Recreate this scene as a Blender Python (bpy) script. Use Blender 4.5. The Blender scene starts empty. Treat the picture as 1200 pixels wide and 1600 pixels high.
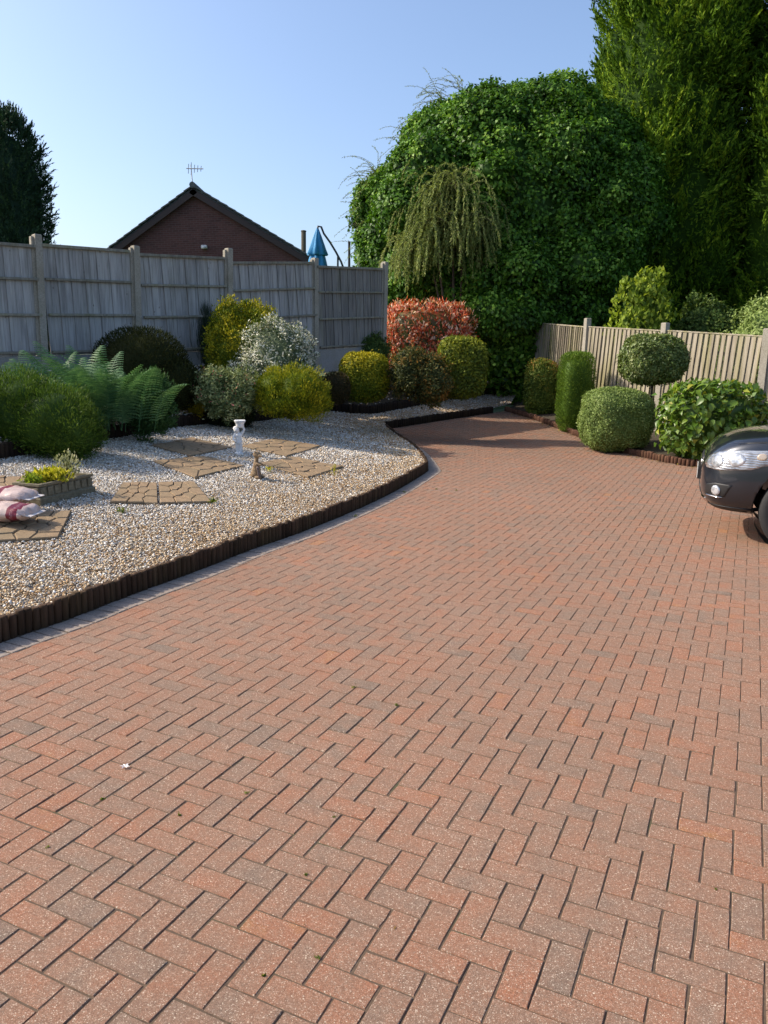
import bpy, bmesh, math, random
import numpy as np
from mathutils import Vector, Matrix, Quaternion
from mathutils.bvhtree import BVHTree

# ------------------------------------------------------------------ camera, sky, sun, exposure
S = bpy.context.scene
COL = S.collection
FPX, PITCH, ROLL, EYE = 1220.74, math.radians(11.2256), math.radians(1.3258), 1.767
Fv = np.array([0, math.cos(PITCH), -math.sin(PITCH)])
_r0 = np.array([1.0, 0, 0]); _u0 = np.cross(_r0, Fv)
Rv = math.cos(ROLL) * _r0 + math.sin(ROLL) * _u0
Uv = -math.sin(ROLL) * _r0 + math.cos(ROLL) * _u0
Cv = np.array([0, 0, EYE])
cam = bpy.data.cameras.new('camera')
cam.sensor_fit = 'VERTICAL'; cam.sensor_height = 36.0
cam.lens = 36.0 * FPX / 1600.0
cam.clip_start = 0.05; cam.clip_end = 2000
cam_o = bpy.data.objects.new('camera', cam); COL.objects.link(cam_o)
m = Matrix(((Rv[0], Uv[0], -Fv[0], Cv[0]), (Rv[1], Uv[1], -Fv[1], Cv[1]), (Rv[2], Uv[2], -Fv[2], Cv[2]), (0, 0, 0, 1)))
cam_o.matrix_world = m
S.camera = cam_o

SUN_AZ = (-0.9945, 0.105)            # horizontal direction the light comes from
SUN_EL = math.radians(38)
W = bpy.data.worlds.new('World'); S.world = W; W.use_nodes = True
wn = W.node_tree.nodes; wl = W.node_tree.links
wn.clear()
sky = wn.new('ShaderNodeTexSky'); sky.sky_type = 'NISHITA'; sky.sun_disc = False
sky.sun_elevation = SUN_EL; sky.sun_rotation = math.atan2(SUN_AZ[0], SUN_AZ[1])
sky.air_density = 0.9; sky.dust_density = 3.0; sky.ozone_density = 2.8; sky.altitude = 100
bg = wn.new('ShaderNodeBackground'); bg.inputs['Strength'].default_value = 0.15
wo = wn.new('ShaderNodeOutputWorld')
wl.new(sky.outputs[0], bg.inputs[0]); wl.new(bg.outputs[0], wo.inputs[0])
sun = bpy.data.lights.new('sun', 'SUN'); sun.energy = 3.35; sun.angle = math.radians(0.55); sun.color = (1.0, 0.885, 0.72)
sun_o = bpy.data.objects.new('sun', sun); COL.objects.link(sun_o)
_t = Vector((-SUN_AZ[0] * math.cos(SUN_EL), -SUN_AZ[1] * math.cos(SUN_EL), -math.sin(SUN_EL)))
sun_o.rotation_euler = _t.to_track_quat('-Z', 'Y').to_euler()
sun_o.location = (-20, 15, 25)
vs = S.view_settings
vs.view_transform = 'Standard'; vs.look = 'None'; vs.gamma = 1.0; vs.exposure = 0.76; vs.use_curve_mapping = False
S.render.engine = 'CYCLES'
S.cycles.max_bounces = 8; S.cycles.transparent_max_bounces = 8
S.cycles.use_denoising = True

rng = np.random.default_rng(7)
random.seed(7)

# ------------------------------------------------------------------ pixel helpers (photograph pixels -> points in the place)
def ray(x, y): return Fv + Rv * (x - 600) / FPX - Uv * (y - 800) / FPX
def at(x, y, Y):
    d = ray(x, y); return Cv + d * Y / d[1]
def pix(P):
    d = np.asarray(P, float) - Cv; z = d @ Fv
    return np.stack([600 + FPX * (d @ Rv) / z, 800 - FPX * (d @ Uv) / z], -1)
def drive_z(Y): return 0.0025 * np.maximum(0, np.asarray(Y, float) - 9.5) ** 2
def onz(x, y, g, lo=1.5, hi=45.0):
    d = ray(x, y); a = lo
    for i in range(1, 700):
        b = lo + (hi - lo) * i / 700
        P = Cv + d * b / d[1]
        if P[2] <= g(P[0], P[1]):
            for _ in range(18):
                c = (a + b) / 2; P = Cv + d * c / d[1]
                if P[2] <= g(P[0], P[1]): b = c
                else: a = c
            return Cv + d * b / d[1]
        a = b
    return at(x, y, hi)
def pdist(X, Y, poly):
    X = np.asarray(X, float); Y = np.asarray(Y, float); best = np.full(np.broadcast(X, Y).shape, 1e9)
    for a, c in zip(poly[:-1], poly[1:]):
        ax, ay, cx, cy = a[0], a[1], c[0], c[1]
        dx, dy = cx - ax, cy - ay; L = dx * dx + dy * dy + 1e-12
        t = np.clip(((X - ax) * dx + (Y - ay) * dy) / L, 0, 1)
        best = np.minimum(best, np.hypot(X - ax - t * dx, Y - ay - t * dy))
    return best
def inpoly(X, Y, poly):
    X = np.asarray(X, float); Y = np.asarray(Y, float); r = np.zeros(X.shape, bool); n = len(poly)
    for i in range(n):
        x1, y1 = poly[i][0], poly[i][1]; x2, y2 = poly[(i + 1) % n][0], poly[(i + 1) % n][1]
        c = ((y1 > Y) != (y2 > Y)) & (X < (x2 - x1) * (Y - y1) / (y2 - y1 + 1e-12) + x1)
        r ^= c
    return r
def resample(poly, step):
    P = np.array([p[:2] for p in poly], float); seg = np.hypot(*np.diff(P, axis=0).T); cum = np.r_[0, np.cumsum(seg)]
    n = max(2, int(round(cum[-1] / step)) + 1); s = np.linspace(0, cum[-1], n)
    return np.stack([np.interp(s, cum, P[:, 0]), np.interp(s, cum, P[:, 1])], -1)
def smooth(poly, it=2):
    P = np.array([p[:2] for p in poly], float)
    for _ in range(it):
        Q = [P[0]]
        for a, b in zip(P[:-1], P[1:]): Q += [a * .75 + b * .25, a * .25 + b * .75]
        Q.append(P[-1]); P = np.array(Q)
    return P
def noise3(P, s=1.0, seed=0.0):
    x, y, z = P[..., 0] * s + seed, P[..., 1] * s + seed * 1.7, P[..., 2] * s - seed * .6
    return (np.sin(x * 1.0 + 1.3 * np.sin(y * 1.1 + .5)) * np.cos(y * .9 + 1.2 * np.sin(z * 1.2)) +
            .6 * np.sin(x * 2.3 + z * 1.9 + 1.7 * np.sin(y * 2.1)) + .4 * np.cos(z * 3.7 + y * 3.1 + 1.1 * np.sin(x * 4.1))) / 2.0

# ------------------------------------------------------------------ object helpers
def link(name, me, parent=None, mat=None):
    o = bpy.data.objects.new(name, me); COL.objects.link(o)
    if parent is not None: o.parent = parent
    if mat is not None and me is not None and len(me.materials) == 0: me.materials.append(mat)
    return o
def tag(o, label=None, cat=None, group=None, kind=None):
    if label: o['label'] = label
    if cat: o['category'] = cat
    if group: o['group'] = group
    if kind: o['kind'] = kind
    return o
def empty(name, loc=(0, 0, 0), rz=0.0):
    o = bpy.data.objects.new(name, None); COL.objects.link(o)
    o.location = tuple(float(v) for v in loc); o.rotation_euler = (0, 0, rz); o.empty_display_size = 0.2
    return o
def mesh_np(name, V, Fc, tint=None, smooth_=False):
    """V (n,3), Fc (m,k) array of equal-size faces"""
    me = bpy.data.meshes.new(name)
    V = np.ascontiguousarray(V, np.float32); Fc = np.ascontiguousarray(Fc, np.int32); mF, k = Fc.shape
    me.vertices.add(len(V)); me.vertices.foreach_set('co', V.ravel())
    me.loops.add(mF * k); me.loops.foreach_set('vertex_index', Fc.ravel())
    me.polygons.add(mF)
    me.polygons.foreach_set('loop_start', np.arange(0, mF * k, k, dtype=np.int32))
    me.polygons.foreach_set('loop_total', np.full(mF, k, np.int32))
    if smooth_: me.polygons.foreach_set('use_smooth', np.ones(mF, bool))
    me.update(calc_edges=True)
    if tint is not None:
        a = me.attributes.new('tint', 'FLOAT', 'FACE'); a.data.foreach_set('value', np.ascontiguousarray(tint, np.float32))
    return me
class MB:
    def __init__(s): s.v = []; s.f = []; s.t = []
    def add(s, V, Fc, t=0.5):
        n = len(s.v); s.v += [tuple(float(c) for c in v) for v in V]
        s.f += [tuple(i + n for i in q) for q in Fc]; s.t += [t] * len(Fc); return s
    def box(s, c, d, M=None, t=0.5, bev=0.0):
        x, y, z = d[0] / 2, d[1] / 2, d[2] / 2
        if bev <= 0:
            V = [(-x, -y, -z), (x, -y, -z), (x, y, -z), (-x, y, -z), (-x, -y, z), (x, -y, z), (x, y, z), (-x, y, z)]
            Fc = [(3, 2, 1, 0), (4, 5, 6, 7), (0, 1, 5, 4), (1, 2, 6, 5), (2, 3, 7, 6), (3, 0, 4, 7)]
        else:
            b = bev; V = []; 
            for zz, ins in ((-z, b), (-z + b, 0), (z - b, 0), (z, b)):
                V += [(-x + ins, -y + ins, zz), (x - ins, -y + ins, zz), (x - ins, y - ins, zz), (-x + ins, y - ins, zz)]
            Fc = [(3, 2, 1, 0), (12, 13, 14, 15)]
            for k in range(3):
                for i in range(4):
                    j = (i + 1) % 4; Fc.append((k * 4 + i, k * 4 + j, k * 4 + 4 + j, k * 4 + 4 + i))
        c = Vector(c)
        V = [(M @ Vector(v) if M is not None else Vector(v)) + c for v in V]
        return s.add(V, Fc, t)
    def tube(s, pts, r, n=8, t=0.5, cap=True):
        pts = [Vector([float(c) for c in p]) for p in pts]; rr = r if hasattr(r, '__len__') else [r] * len(pts)
        V = []; up0 = None
        for i, p in enumerate(pts):
            d = (pts[min(i + 1, len(pts) - 1)] - pts[max(i - 1, 0)]).normalized()
            if up0 is None:
                up0 = d.cross(Vector((0, 0, 1)) if abs(d.z) < .9 else Vector((1, 0, 0))).normalized()
            a = (up0 - d * up0.dot(d)).normalized(); b = d.cross(a); up0 = a
            for k in range(n):
                g = 2 * math.pi * k / n; V.append(p + (a * math.cos(g) + b * math.sin(g)) * rr[i])
        Fc = []
        for i in range(len(pts) - 1):
            for k in range(n):
                j = (k + 1) % n; Fc.append((i * n + k, i * n + j, (i + 1) * n + j, (i + 1) * n + k))
        if cap:
            Fc.append(tuple(range(n - 1, -1, -1))); Fc.append(tuple((len(pts) - 1) * n + k for k in range(n)))
        return s.add(V, Fc, t)
    def lathe(s, prof, n=24, c=(0, 0, 0), t=0.5, cap=True):
        V = []; c = Vector(c)
        for r, z in prof:
            for k in range(n):
                g = 2 * math.pi * k / n; V.append(c + Vector((r * math.cos(g), r * math.sin(g), z)))
        Fc = []
        for i in range(len(prof) - 1):
            for k in range(n):
                j = (k + 1) % n; Fc.append((i * n + k, i * n + j, (i + 1) * n + j, (i + 1) * n + k))
        if cap:
            Fc.append(tuple(range(n - 1, -1, -1))); Fc.append(tuple((len(prof) - 1) * n + k for k in range(n)))
        return s.add(V, Fc, t)
    def mesh(s, name, smooth_=False):
        me = bpy.data.meshes.new(name); me.from_pydata(s.v, [], s.f)
        if smooth_: me.polygons.foreach_set('use_smooth', np.ones(len(me.polygons), bool))
        a = me.attributes.new('tint', 'FLOAT', 'FACE'); a.data.foreach_set('value', np.array(s.t, np.float32))
        me.update(); return me
    def build(s, name, mat, parent=None, smooth_=False): return link(name, s.mesh(name, smooth_), parent, mat)

# ------------------------------------------------------------------ materials
class NT:
    def __init__(s, name):
        s.m = bpy.data.materials.new(name); s.m.use_nodes = True; s.t = s.m.node_tree; s.t.nodes.clear()
        s.out = s.t.nodes.new('ShaderNodeOutputMaterial')
    def n(s, kind, ins=None, **props):
        d = s.t.nodes.new('ShaderNode' + kind)
        for k, v in props.items(): setattr(d, k, v)
        for k, v in (ins or {}).items():
            i = d.inputs[k]
            if isinstance(v, bpy.types.NodeSocket): s.t.links.new(v, i)
            else: i.default_value = v
        return d
    def ramp(s, fac, stops, interp='LINEAR'):
        d = s.t.nodes.new('ShaderNodeValToRGB'); d.color_ramp.interpolation = interp
        el = d.color_ramp.elements
        while len(el) < len(stops): el.new(0.5)
        for e, (p, c) in zip(el, stops):
            e.position = p; e.color = (*c, 1) if len(c) == 3 else c
        s.t.links.new(fac, d.inputs[0]); return d.outputs[0]
    def mix(s, fac, a, b, mode='MIX'):
        d = s.t.nodes.new('ShaderNodeMix'); d.data_type = 'RGBA'; d.blend_type = mode
        for i, v in ((0, fac), (6, a), (7, b)):
            if isinstance(v, bpy.types.NodeSocket): s.t.links.new(v, d.inputs[i])
            else: d.inputs[i].default_value = v if i == 0 else ((*v, 1) if len(v) == 3 else v)
        return d.outputs[2]
    def math(s, op, a, b=0.0, c=None):
        d = s.t.nodes.new('ShaderNodeMath'); d.operation = op
        for i, v in enumerate((a, b) if c is None else (a, b, c)):
            if isinstance(v, bpy.types.NodeSocket): s.t.links.new(v, d.inputs[i])
            else: d.inputs[i].default_value = v
        return d.outputs[0]
    def pos(s, scale=(1, 1, 1), obj=False):
        if obj: src = s.n('TexCoord').outputs['Object']
        else: src = s.n('NewGeometry').outputs['Position']
        return s.n('Mapping', {'Vector': src, 'Scale': scale}).outputs[0]
    def noise(s, vec, scale, detail=3.0, rough=0.55): return s.n('TexNoise', {'Vector': vec, 'Scale': scale, 'Detail': detail, 'Roughness': rough}).outputs[0]
    def bump(s, h, strength=0.4, dist=0.01): return s.n('Bump', {'Height': h, 'Strength': strength, 'Distance': dist}).outputs[0]
    def finish(s, color, rough=0.8, normal=None, **kw):
        ins = {'Base Color': color if isinstance(color, bpy.types.NodeSocket) else (*color, 1), 'Roughness': rough}
        for k, v in kw.items(): ins[k] = v
        if normal is not None: ins['Normal'] = normal
        p = s.n('BsdfPrincipled', ins); s.t.links.new(p.outputs[0], s.out.inputs[0]); return s.m

def plain(name, col, rough=0.6, var=0.12, scale=20, **kw):
    t = NT(name); p = t.pos()
    n = t.noise(p, scale, 4)
    c = t.ramp(n, [(0.3, tuple(v * (1 - var) for v in col)), (0.7, tuple(min(1, v * (1 + var)) for v in col))])
    return t.finish(c, rough, t.bump(n, 0.15, 0.003), **kw)

def leaf_mat(name, stops, trans=0.3, rough=0.6, spec=0.2):
    t = NT(name); a = t.n('Attribute', attribute_name='tint').outputs['Fac']
    nz = t.noise(t.pos(), 2.2, 2)
    a2 = t.math('ADD', a, t.math('MULTIPLY', t.math('SUBTRACT', nz, 0.5), 0.35))
    c = t.ramp(a2, stops)
    p = t.n('BsdfPrincipled', {'Base Color': c, 'Roughness': rough, 'Specular IOR Level': spec})
    tr = t.n('BsdfTranslucent', {'Color': t.mix(0.5, c, (1.0, 1.0, 0.25, 1), 'MULTIPLY')})
    mx = t.n('MixShader', {0: trans}); t.t.links.new(p.outputs[0], mx.inputs[1]); t.t.links.new(tr.outputs[0], mx.inputs[2])
    t.t.links.new(mx.outputs[0], t.out.inputs[0]); return t.m

def paver_mat(name, from_object, stops):
    t = NT(name); P = t.pos()
    if from_object: tint = t.n('ObjectInfo').outputs['Alpha'] ; tint = t.n('SeparateColor', {0: t.n('ObjectInfo').outputs['Color']}).outputs[0]
    else: tint = t.n('Attribute', attribute_name='tint').outputs['Fac']
    blotch = t.noise(P, 9.0, 3, 0.6)
    broad = t.noise(P, 0.9, 2)
    a = t.math('ADD', tint, t.math('MULTIPLY', t.math('SUBTRACT', blotch, 0.5), 0.95))
    a = t.math('ADD', a, t.math('MULTIPLY', t.math('SUBTRACT', broad, 0.5), 0.5))
    c = t.ramp(a, stops)
    grain = t.noise(P, 320, 3, 0.7)
    c = t.mix(0.75, c, t.ramp(grain, [(.28, (0.22, 0.22, 0.22)), (.5, (.5, .5, .5)), (.72, (0.80, 0.80, 0.80))]), 'OVERLAY')
    mid = t.noise(P, 90, 3, .6); c = t.mix(0.5, c, t.ramp(mid, [(.3, (.3, .3, .3)), (.7, (.68, .68, .68))]), 'OVERLAY')
    wob = t.n('VectorMath', {0: P, 1: t.n('VectorMath', {0: t.n('TexNoise', {'Vector': P, 'Scale': 260.0, 'Detail': 1.0}).outputs['Color'], 1: (0.004, 0.004, 0.004)}, operation='MULTIPLY').outputs[0]}, operation='ADD').outputs[0]
    for sc_, thr, lim, amt in ((120.0, .32, .82, .7), (230.0, .40, .76, .68), (420.0, .48, .70, .5)):
        v = t.n('TexVoronoi', {'Vector': wob, 'Scale': sc_, 'Randomness': 1.0})
        pk = t.n('SeparateColor', {0: v.outputs['Color']})
        soft = t.ramp(v.outputs['Distance'], [(thr * .55, (1, 1, 1)), (thr * 1.25, (0, 0, 0))])
        spot = t.math('MULTIPLY', soft, t.math('GREATER_THAN', pk.outputs[0], lim))
        c = t.mix(t.math('MULTIPLY', spot, t.math('MULTIPLY', pk.outputs[1], amt * 1.5)), c, (0.64, 0.53, 0.41, 1))
        dk = t.math('MULTIPLY', soft, t.math('LESS_THAN', pk.outputs[0], .13))
        c = t.mix(t.math('MULTIPLY', dk, .5), c, (0.11, 0.065, 0.045, 1))
    moss = t.ramp(t.noise(P, 1.6, 5, 0.65), [(0.66, (0, 0, 0)), (0.80, (1, 1, 1))])
    c = t.mix(t.math('MULTIPLY', moss, 0.25), c, (0.20, 0.19, 0.11, 1))
    c = t.mix(t.math('MULTIPLY', t.ramp(t.noise(P, 0.55, 4, 0.6), [(.35, (1, 1, 1)), (.62, (0, 0, 0))]), .16), c, (0.12, 0.085, 0.06, 1))
    nb = t.bump(t.math('ADD', grain, t.math('MULTIPLY', blotch, 0.6)), 0.55, 0.004)
    return t.finish(c, 0.88, nb, **{'Specular IOR Level': 0.25})

RED_STOPS = [(0.02, (0.165, 0.116, 0.087)), (0.28, (0.218, 0.134, 0.093)), (0.55, (0.256, 0.134, 0.085)), (0.80, (0.285, 0.124, 0.071)), (0.98, (0.318, 0.145, 0.064))]
GREY_STOPS = [(0.0, (0.20, 0.17, 0.15)), (0.5, (0.28, 0.235, 0.205)), (1.0, (0.33, 0.26, 0.215))]
M = {}
M['paver_obj'] = paver_mat('red_paver_near', True, RED_STOPS)
M['paver'] = paver_mat('red_paver', False, RED_STOPS)
M['border'] = paver_mat('grey_paver', True, GREY_STOPS)
def sand_mat():
    t = NT('joint_sand'); P = t.pos(); n = t.noise(P, 60, 4)
    c = t.mix(t.ramp(t.noise(P, 2.6, 4, .7), [(.58, (0, 0, 0)), (.70, (.75, .75, .75))]), t.ramp(n, [(0.3, (0.065, 0.042, 0.027)), (0.75, (0.13, 0.088, 0.056))]), (0.06, 0.068, 0.024, 1))
    return t.finish(c, 0.95, t.bump(n, 0.5, 0.004))
M['sand'] = sand_mat()
def soil_mat(name, a, b, sc=18):
    t = NT(name); P = t.pos(); n = t.noise(P, sc, 6, 0.7); k = t.noise(P, 1.3, 3)
    c = t.mix(t.math('MULTIPLY', k, 0.4), t.ramp(n, [(0.3, a), (0.72, b)]), (0.04, 0.045, 0.015, 1))
    return t.finish(c, 0.95, t.bump(n, 0.9, 0.03))
M['soil'] = soil_mat('dark_soil', (0.018, 0.012, 0.008), (0.085, 0.058, 0.038))
def gravel_base_mat():
    t = NT('gravel_base'); P = t.pos()
    v = t.n('TexVoronoi', {'Vector': P, 'Scale': 42.0}); pick = t.n('SeparateColor', {0: v.outputs['Color']}).outputs[0]
    c = t.ramp(pick, [(0.0, (0.12, 0.09, 0.065)), (0.35, (0.34, 0.29, 0.235)), (0.7, (0.52, 0.48, 0.42)), (1.0, (0.66, 0.63, 0.58))])
    return t.finish(c, 0.85, t.bump(t.math('SUBTRACT', 1.0, v.outputs['Distance']), 0.9, 0.02))
M['gravel_base'] = gravel_base_mat()
def pebble_mat():
    t = NT('pebble'); a = t.n('Attribute', attribute_name='tint').outputs['Fac']
    n = t.noise(t.pos(), 130, 3)
    c = t.ramp(t.math('ADD', a, t.math('MULTIPLY', t.math('SUBTRACT', n, .5), .12)),
               [(0.0, (0.10, 0.065, 0.04)), (0.15, (0.30, 0.18, 0.085)), (0.30, (0.52, 0.36, 0.19)), (0.46, (0.60, 0.51, 0.38)), (0.58, (0.34, 0.295, 0.25)), (0.78, (0.68, 0.64, 0.58)), (1.0, (0.82, 0.80, 0.75))])
    return t.finish(c, 0.7, None, **{'Specular IOR Level': 0.3})
M['pebble'] = pebble_mat()
def wood_mat(name, a, b, c3, algae=0.25, sc=1.0, obj=True):
    t = NT(name); P = t.pos((28 * sc, 28 * sc, 1.6 * sc)); P2 = t.pos()
    oi = t.n('ObjectInfo').outputs['Random']
    n = t.noise(P, 1.0, 5, 0.65)
    c = t.ramp(n, [(0.28, a), (0.5, b), (0.74, c3)])
    c = t.mix(0.28, c, t.ramp(oi, [(0, a), (1, c3)]))
    stain = t.ramp(t.noise(t.pos((7, 7, 0.9)), 1.0, 4, 0.6), [(0.5, (0, 0, 0)), (0.72, (1, 1, 1))])
    c = t.mix(t.math('MULTIPLY', stain, 0.5), c, tuple(v * 0.45 for v in a))
    al = t.math('MULTIPLY', t.ramp(t.noise(t.pos((5, 5, 0.6)), 1.0, 3), [(0.45, (0, 0, 0)), (0.75, (1, 1, 1))]), algae)
    al = t.math('MULTIPLY', al, t.math('ADD', 0.35, oi))
    c = t.mix(al, c, (0.20, 0.19, 0.045, 1))
    kn = t.n('TexVoronoi', {'Vector': t.pos((6, 6, 3.2)), 'Scale': 1.0}).outputs['Distance']
    c = t.mix(t.math('MULTIPLY', t.math('LESS_THAN', kn, 0.06), 0.6), c, (0.05, 0.04, 0.035, 1))
    return t.finish(c, 0.9, t.bump(n, 0.5, 0.004), **{'Specular IOR Level': 0.2})
M['grey_wood'] = wood_mat('weathered_grey_wood', (0.19, 0.182, 0.178), (0.355, 0.345, 0.335), (0.50, 0.49, 0.475), 0.14)
M['grey_wood_dark'] = wood_mat('dark_brown_grey_wood', (0.11, 0.102, 0.095), (0.21, 0.198, 0.185), (0.31, 0.295, 0.275), 0.2)  # darker version of the grey board tones, used on the last panel only
M['rail_wood'] = wood_mat('weathered_rail_wood', (0.13, 0.12, 0.10), (0.235, 0.22, 0.18), (0.32, 0.30, 0.25), 0.35)
M['tan_wood'] = wood_mat('tan_fence_wood', (0.17, 0.145, 0.105), (0.31, 0.27, 0.205), (0.43, 0.385, 0.305), 0.75)
M['log'] = wood_mat('brown_log_edging', (0.022, 0.012, 0.007), (0.058, 0.032, 0.018), (0.11, 0.066, 0.040), 0.08, 1.5)
M['log_red'] = wood_mat('red_brown_log_edging', (0.045, 0.020, 0.013), (0.10, 0.048, 0.030), (0.17, 0.09, 0.06), 0.05, 1.5)
M['log_dark'] = wood_mat('black_brown_log_edging', (0.010, 0.007, 0.006), (0.022, 0.015, 0.011), (0.045, 0.030, 0.022), 0.05, 1.5)
def concrete_mat(name, a, b, sc=40, lichen=0.3):
    t = NT(name); P = t.pos(); n = t.noise(P, sc, 6, 0.7); k = t.noise(P, 3.0, 4)
    c = t.ramp(n, [(0.3, a), (0.72, b)])
    c = t.mix(t.math('MULTIPLY', t.ramp(k, [(0.45, (0, 0, 0)), (0.7, (1, 1, 1))]), lichen), c, (0.16, 0.145, 0.09, 1))
    return t.finish(c, 0.92, t.bump(n, 0.4, 0.006), **{'Specular IOR Level': 0.2})
M['post'] = concrete_mat('concrete_post', (0.24, 0.215, 0.175), (0.40, 0.37, 0.31))
M['gravel_board'] = concrete_mat('concrete_gravel_board', (0.22, 0.215, 0.205), (0.34, 0.335, 0.32))
M['trough'] = concrete_mat('stone_trough', (0.10, 0.085, 0.055), (0.24, 0.21, 0.145), 30, 0.5)
M['slab'] = concrete_mat('buff_slab', (0.20, 0.14, 0.085), (0.36, 0.25, 0.15), 28, 0.4)
M['slab_joint'] = concrete_mat('slab_groove', (0.10, 0.075, 0.05), (0.17, 0.13, 0.09), 55, 0.2)
M['white_stone'] = concrete_mat('white_painted_stone', (0.60, 0.60, 0.60), (0.78, 0.78, 0.77), 60, 0.08)
M['brown_stone'] = concrete_mat('brown_statue_stone', (0.16, 0.105, 0.06), (0.33, 0.24, 0.15), 50, 0.25)
M['dark_plaque'] = concrete_mat('dark_plaque_stone', (0.10, 0.075, 0.07), (0.19, 0.15, 0.135), 60, 0.1)
M['bark'] = soil_mat('bark', (0.035, 0.024, 0.016), (0.11, 0.08, 0.055), 30)
M['twig'] = plain('twig_brown', (0.075, 0.055, 0.035), 0.9)
M['lawn'] = soil_mat('lawn', (0.025, 0.05, 0.012), (0.07, 0.11, 0.03), 40)

# ------------------------------------------------------------------ lines of the place
FE_px = [(0, 1000), (100, 968), (200, 928), (300, 893), (400, 853), (450, 838), (560, 794), (626, 761), (666, 736)]
FE = [onz(x, y, lambda X, Y: drive_z(Y)) for x, y in FE_px]
d0 = FE[2] - FE[0]; d0 = d0 / np.linalg.norm(d0[:2])
FE = [FE[0] - d0 * 4.0] + FE
FE += [onz(x, y, lambda X, Y: drive_z(Y) + 0.16) for x, y in [(667, 718), (655, 700), (640, 687), (622, 677), (603, 662)]]
FEs = smooth(FE, 2)
LB = [onz(x, y, lambda X, Y: drive_z(Y)) for x, y in [(604, 670), (680, 658), (768, 645)]]
RK = [onz(x, y, lambda X, Y: drive_z(Y)) for x, y in [(790, 642), (840, 656), (902, 681), (945, 700), (990, 711), (1053, 725), (1095, 730)]]
RK.append(RK[-1] + np.array([2.2, -0.45, 0])); RK.append(RK[-1] + np.array([3.0, -0.5, 0]))
RKs = smooth(RK, 2)
FRONT = [tuple(p[:2]) for p in FE] + [tuple(p[:2]) for p in LB]
def gravel_z(X, Y): return drive_z(Y) + 0.118 + 0.10 * pdist(X, Y, FRONT)
BE_px = [(0, 717), (70, 706), (147, 690), (233, 675), (317, 663), (397, 660), (455, 650), (508, 640)]
BE = [onz(x, y, gravel_z) for x, y in BE_px]
UB = [onz(x, y, gravel_z) for x, y in [(514, 642), (548, 646), (580, 647), (640, 636), (700, 624), (780, 611), (812, 606)]]
BE = [BE[0] + (BE[0] - BE[1]) * 2.5] + BE
BEs = smooth(BE, 1)
BACK = [tuple(p[:2]) for p in BE] + [tuple(p[:2]) for p in UB]
# back fence line
FA = at(64, 480, 13.5); FB = at(599, 480, 19.8)
fdir = (FB - FA)[:2]; flen = np.linalg.norm(fdir); fdir = fdir / flen
fnrm = np.array([fdir[1], -fdir[0]])                  # towards the camera
def fence_pt(px, py=470):
    d = ray(px, py)[:2]
    A = np.array([[fdir[0], -d[0]], [fdir[1], -d[1]]]); s = np.linalg.solve(A, -FA[:2]); return FA[:2] + fdir * s[0], s[0]
FENCE_A = FA[:2] - fdir * 5.0; FENCE_B = FB[:2] + fdir * 0.1
def fence_base(s): return 1.40 + 0.35 * np.clip(s / flen, -0.6, 1.2)
FLINE = [FENCE_A, FB[:2], FB[:2] + np.array([6.0, 2.6])]
def bed_z(X, Y):
    de = pdist(X, Y, BACK); df = pdist(X, Y, FLINE); t = de / (de + df + 1e-6)
    s = (np.asarray(X) - FA[0]) * fdir[0] + (np.asarray(Y) - FA[1]) * fdir[1]
    ze = gravel_z(X, Y) + 0.13
    zf = fence_base(s)
    return np.minimum(ze, 1.2) * (1 - t) + zf * t

# ------------------------------------------------------------------ ground sheets
def grid_sheet(name, poly, zf, step, mat, kind='structure', skirt=0.0):
    P = np.array([p[:2] for p in poly]); x0, y0 = P.min(0); x1, y1 = P.max(0)
    bm = bmesh.new()
    vs_ = [bm.verts.new((p[0], p[1], 0)) for p in P]
    f = bm.faces.new(vs_)
    for ax, a, b in ((0, x0, x1), (1, y0, y1)):
        k = a + step
        while k < b - 1e-3:
            no = (1, 0, 0) if ax == 0 else (0, 1, 0); co = (k, 0, 0) if ax == 0 else (0, k, 0)
            bmesh.ops.bisect_plane(bm, geom=bm.verts[:] + bm.edges[:] + bm.faces[:], plane_co=co, plane_no=no)
            k += step
    bmesh.ops.recalc_face_normals(bm, faces=bm.faces)
    X = np.array([v.co.x for v in bm.verts]); Y = np.array([v.co.y for v in bm.verts]); Z = zf(X, Y)
    for v, z in zip(bm.verts, Z): v.co.z = float(z)
    if bm.faces and sum(fc.normal.z for fc in bm.faces) < 0:
        for fc in bm.faces: fc.normal_flip()
    me = bpy.data.meshes.new(name); bm.to_mesh(me); bm.free()
    me.polygons.foreach_set('use_smooth', np.ones(len(me.polygons), bool))
    return tag(link(name, me, None, mat), kind=kind)

g = MB(); g.add([(-600, -600, -0.30), (600, -600, -0.30), (600, 900, -0.30), (-600, 900, -0.30)], [(0, 1, 2, 3)])
tag(g.build('ground', M['lawn']), kind='structure')
# raised neighbouring garden behind the back fence (level with the fence foot)
g = MB()
a = FENCE_A - fnrm * 0.08; b = FB[:2] - fnrm * 0.08 + fdir * 0.3
far = 60
pts = [(a[0], a[1]), (b[0], b[1]), (b[0] + .6, b[1] + 8), (b[0] + 40, b[1] + far), (a[0] - 40, b[1] + far), (a[0] - 40, a[1])]
g.add([(x, y, 1.30) for x, y in pts] + [(x, y, -0.35) for x, y in pts], [tuple(range(6))] + [((i + 1) % 6, i, i + 6, (i + 1) % 6 + 6) for i in range(6)])
tag(g.build('neighbouring_lawn', M['lawn']), kind='structure')

drive_poly = [tuple(p) for p in FEs] + [tuple(p[:2]) for p in LB] + [tuple(p) for p in RKs] + [(14, 11.5), (14, 0.3), (FEs[0][0], 0.3)]
drv = grid_sheet('driveway', drive_poly, lambda X, Y: drive_z(Y) - 0.0036, 1.0, M['sand'])

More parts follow.
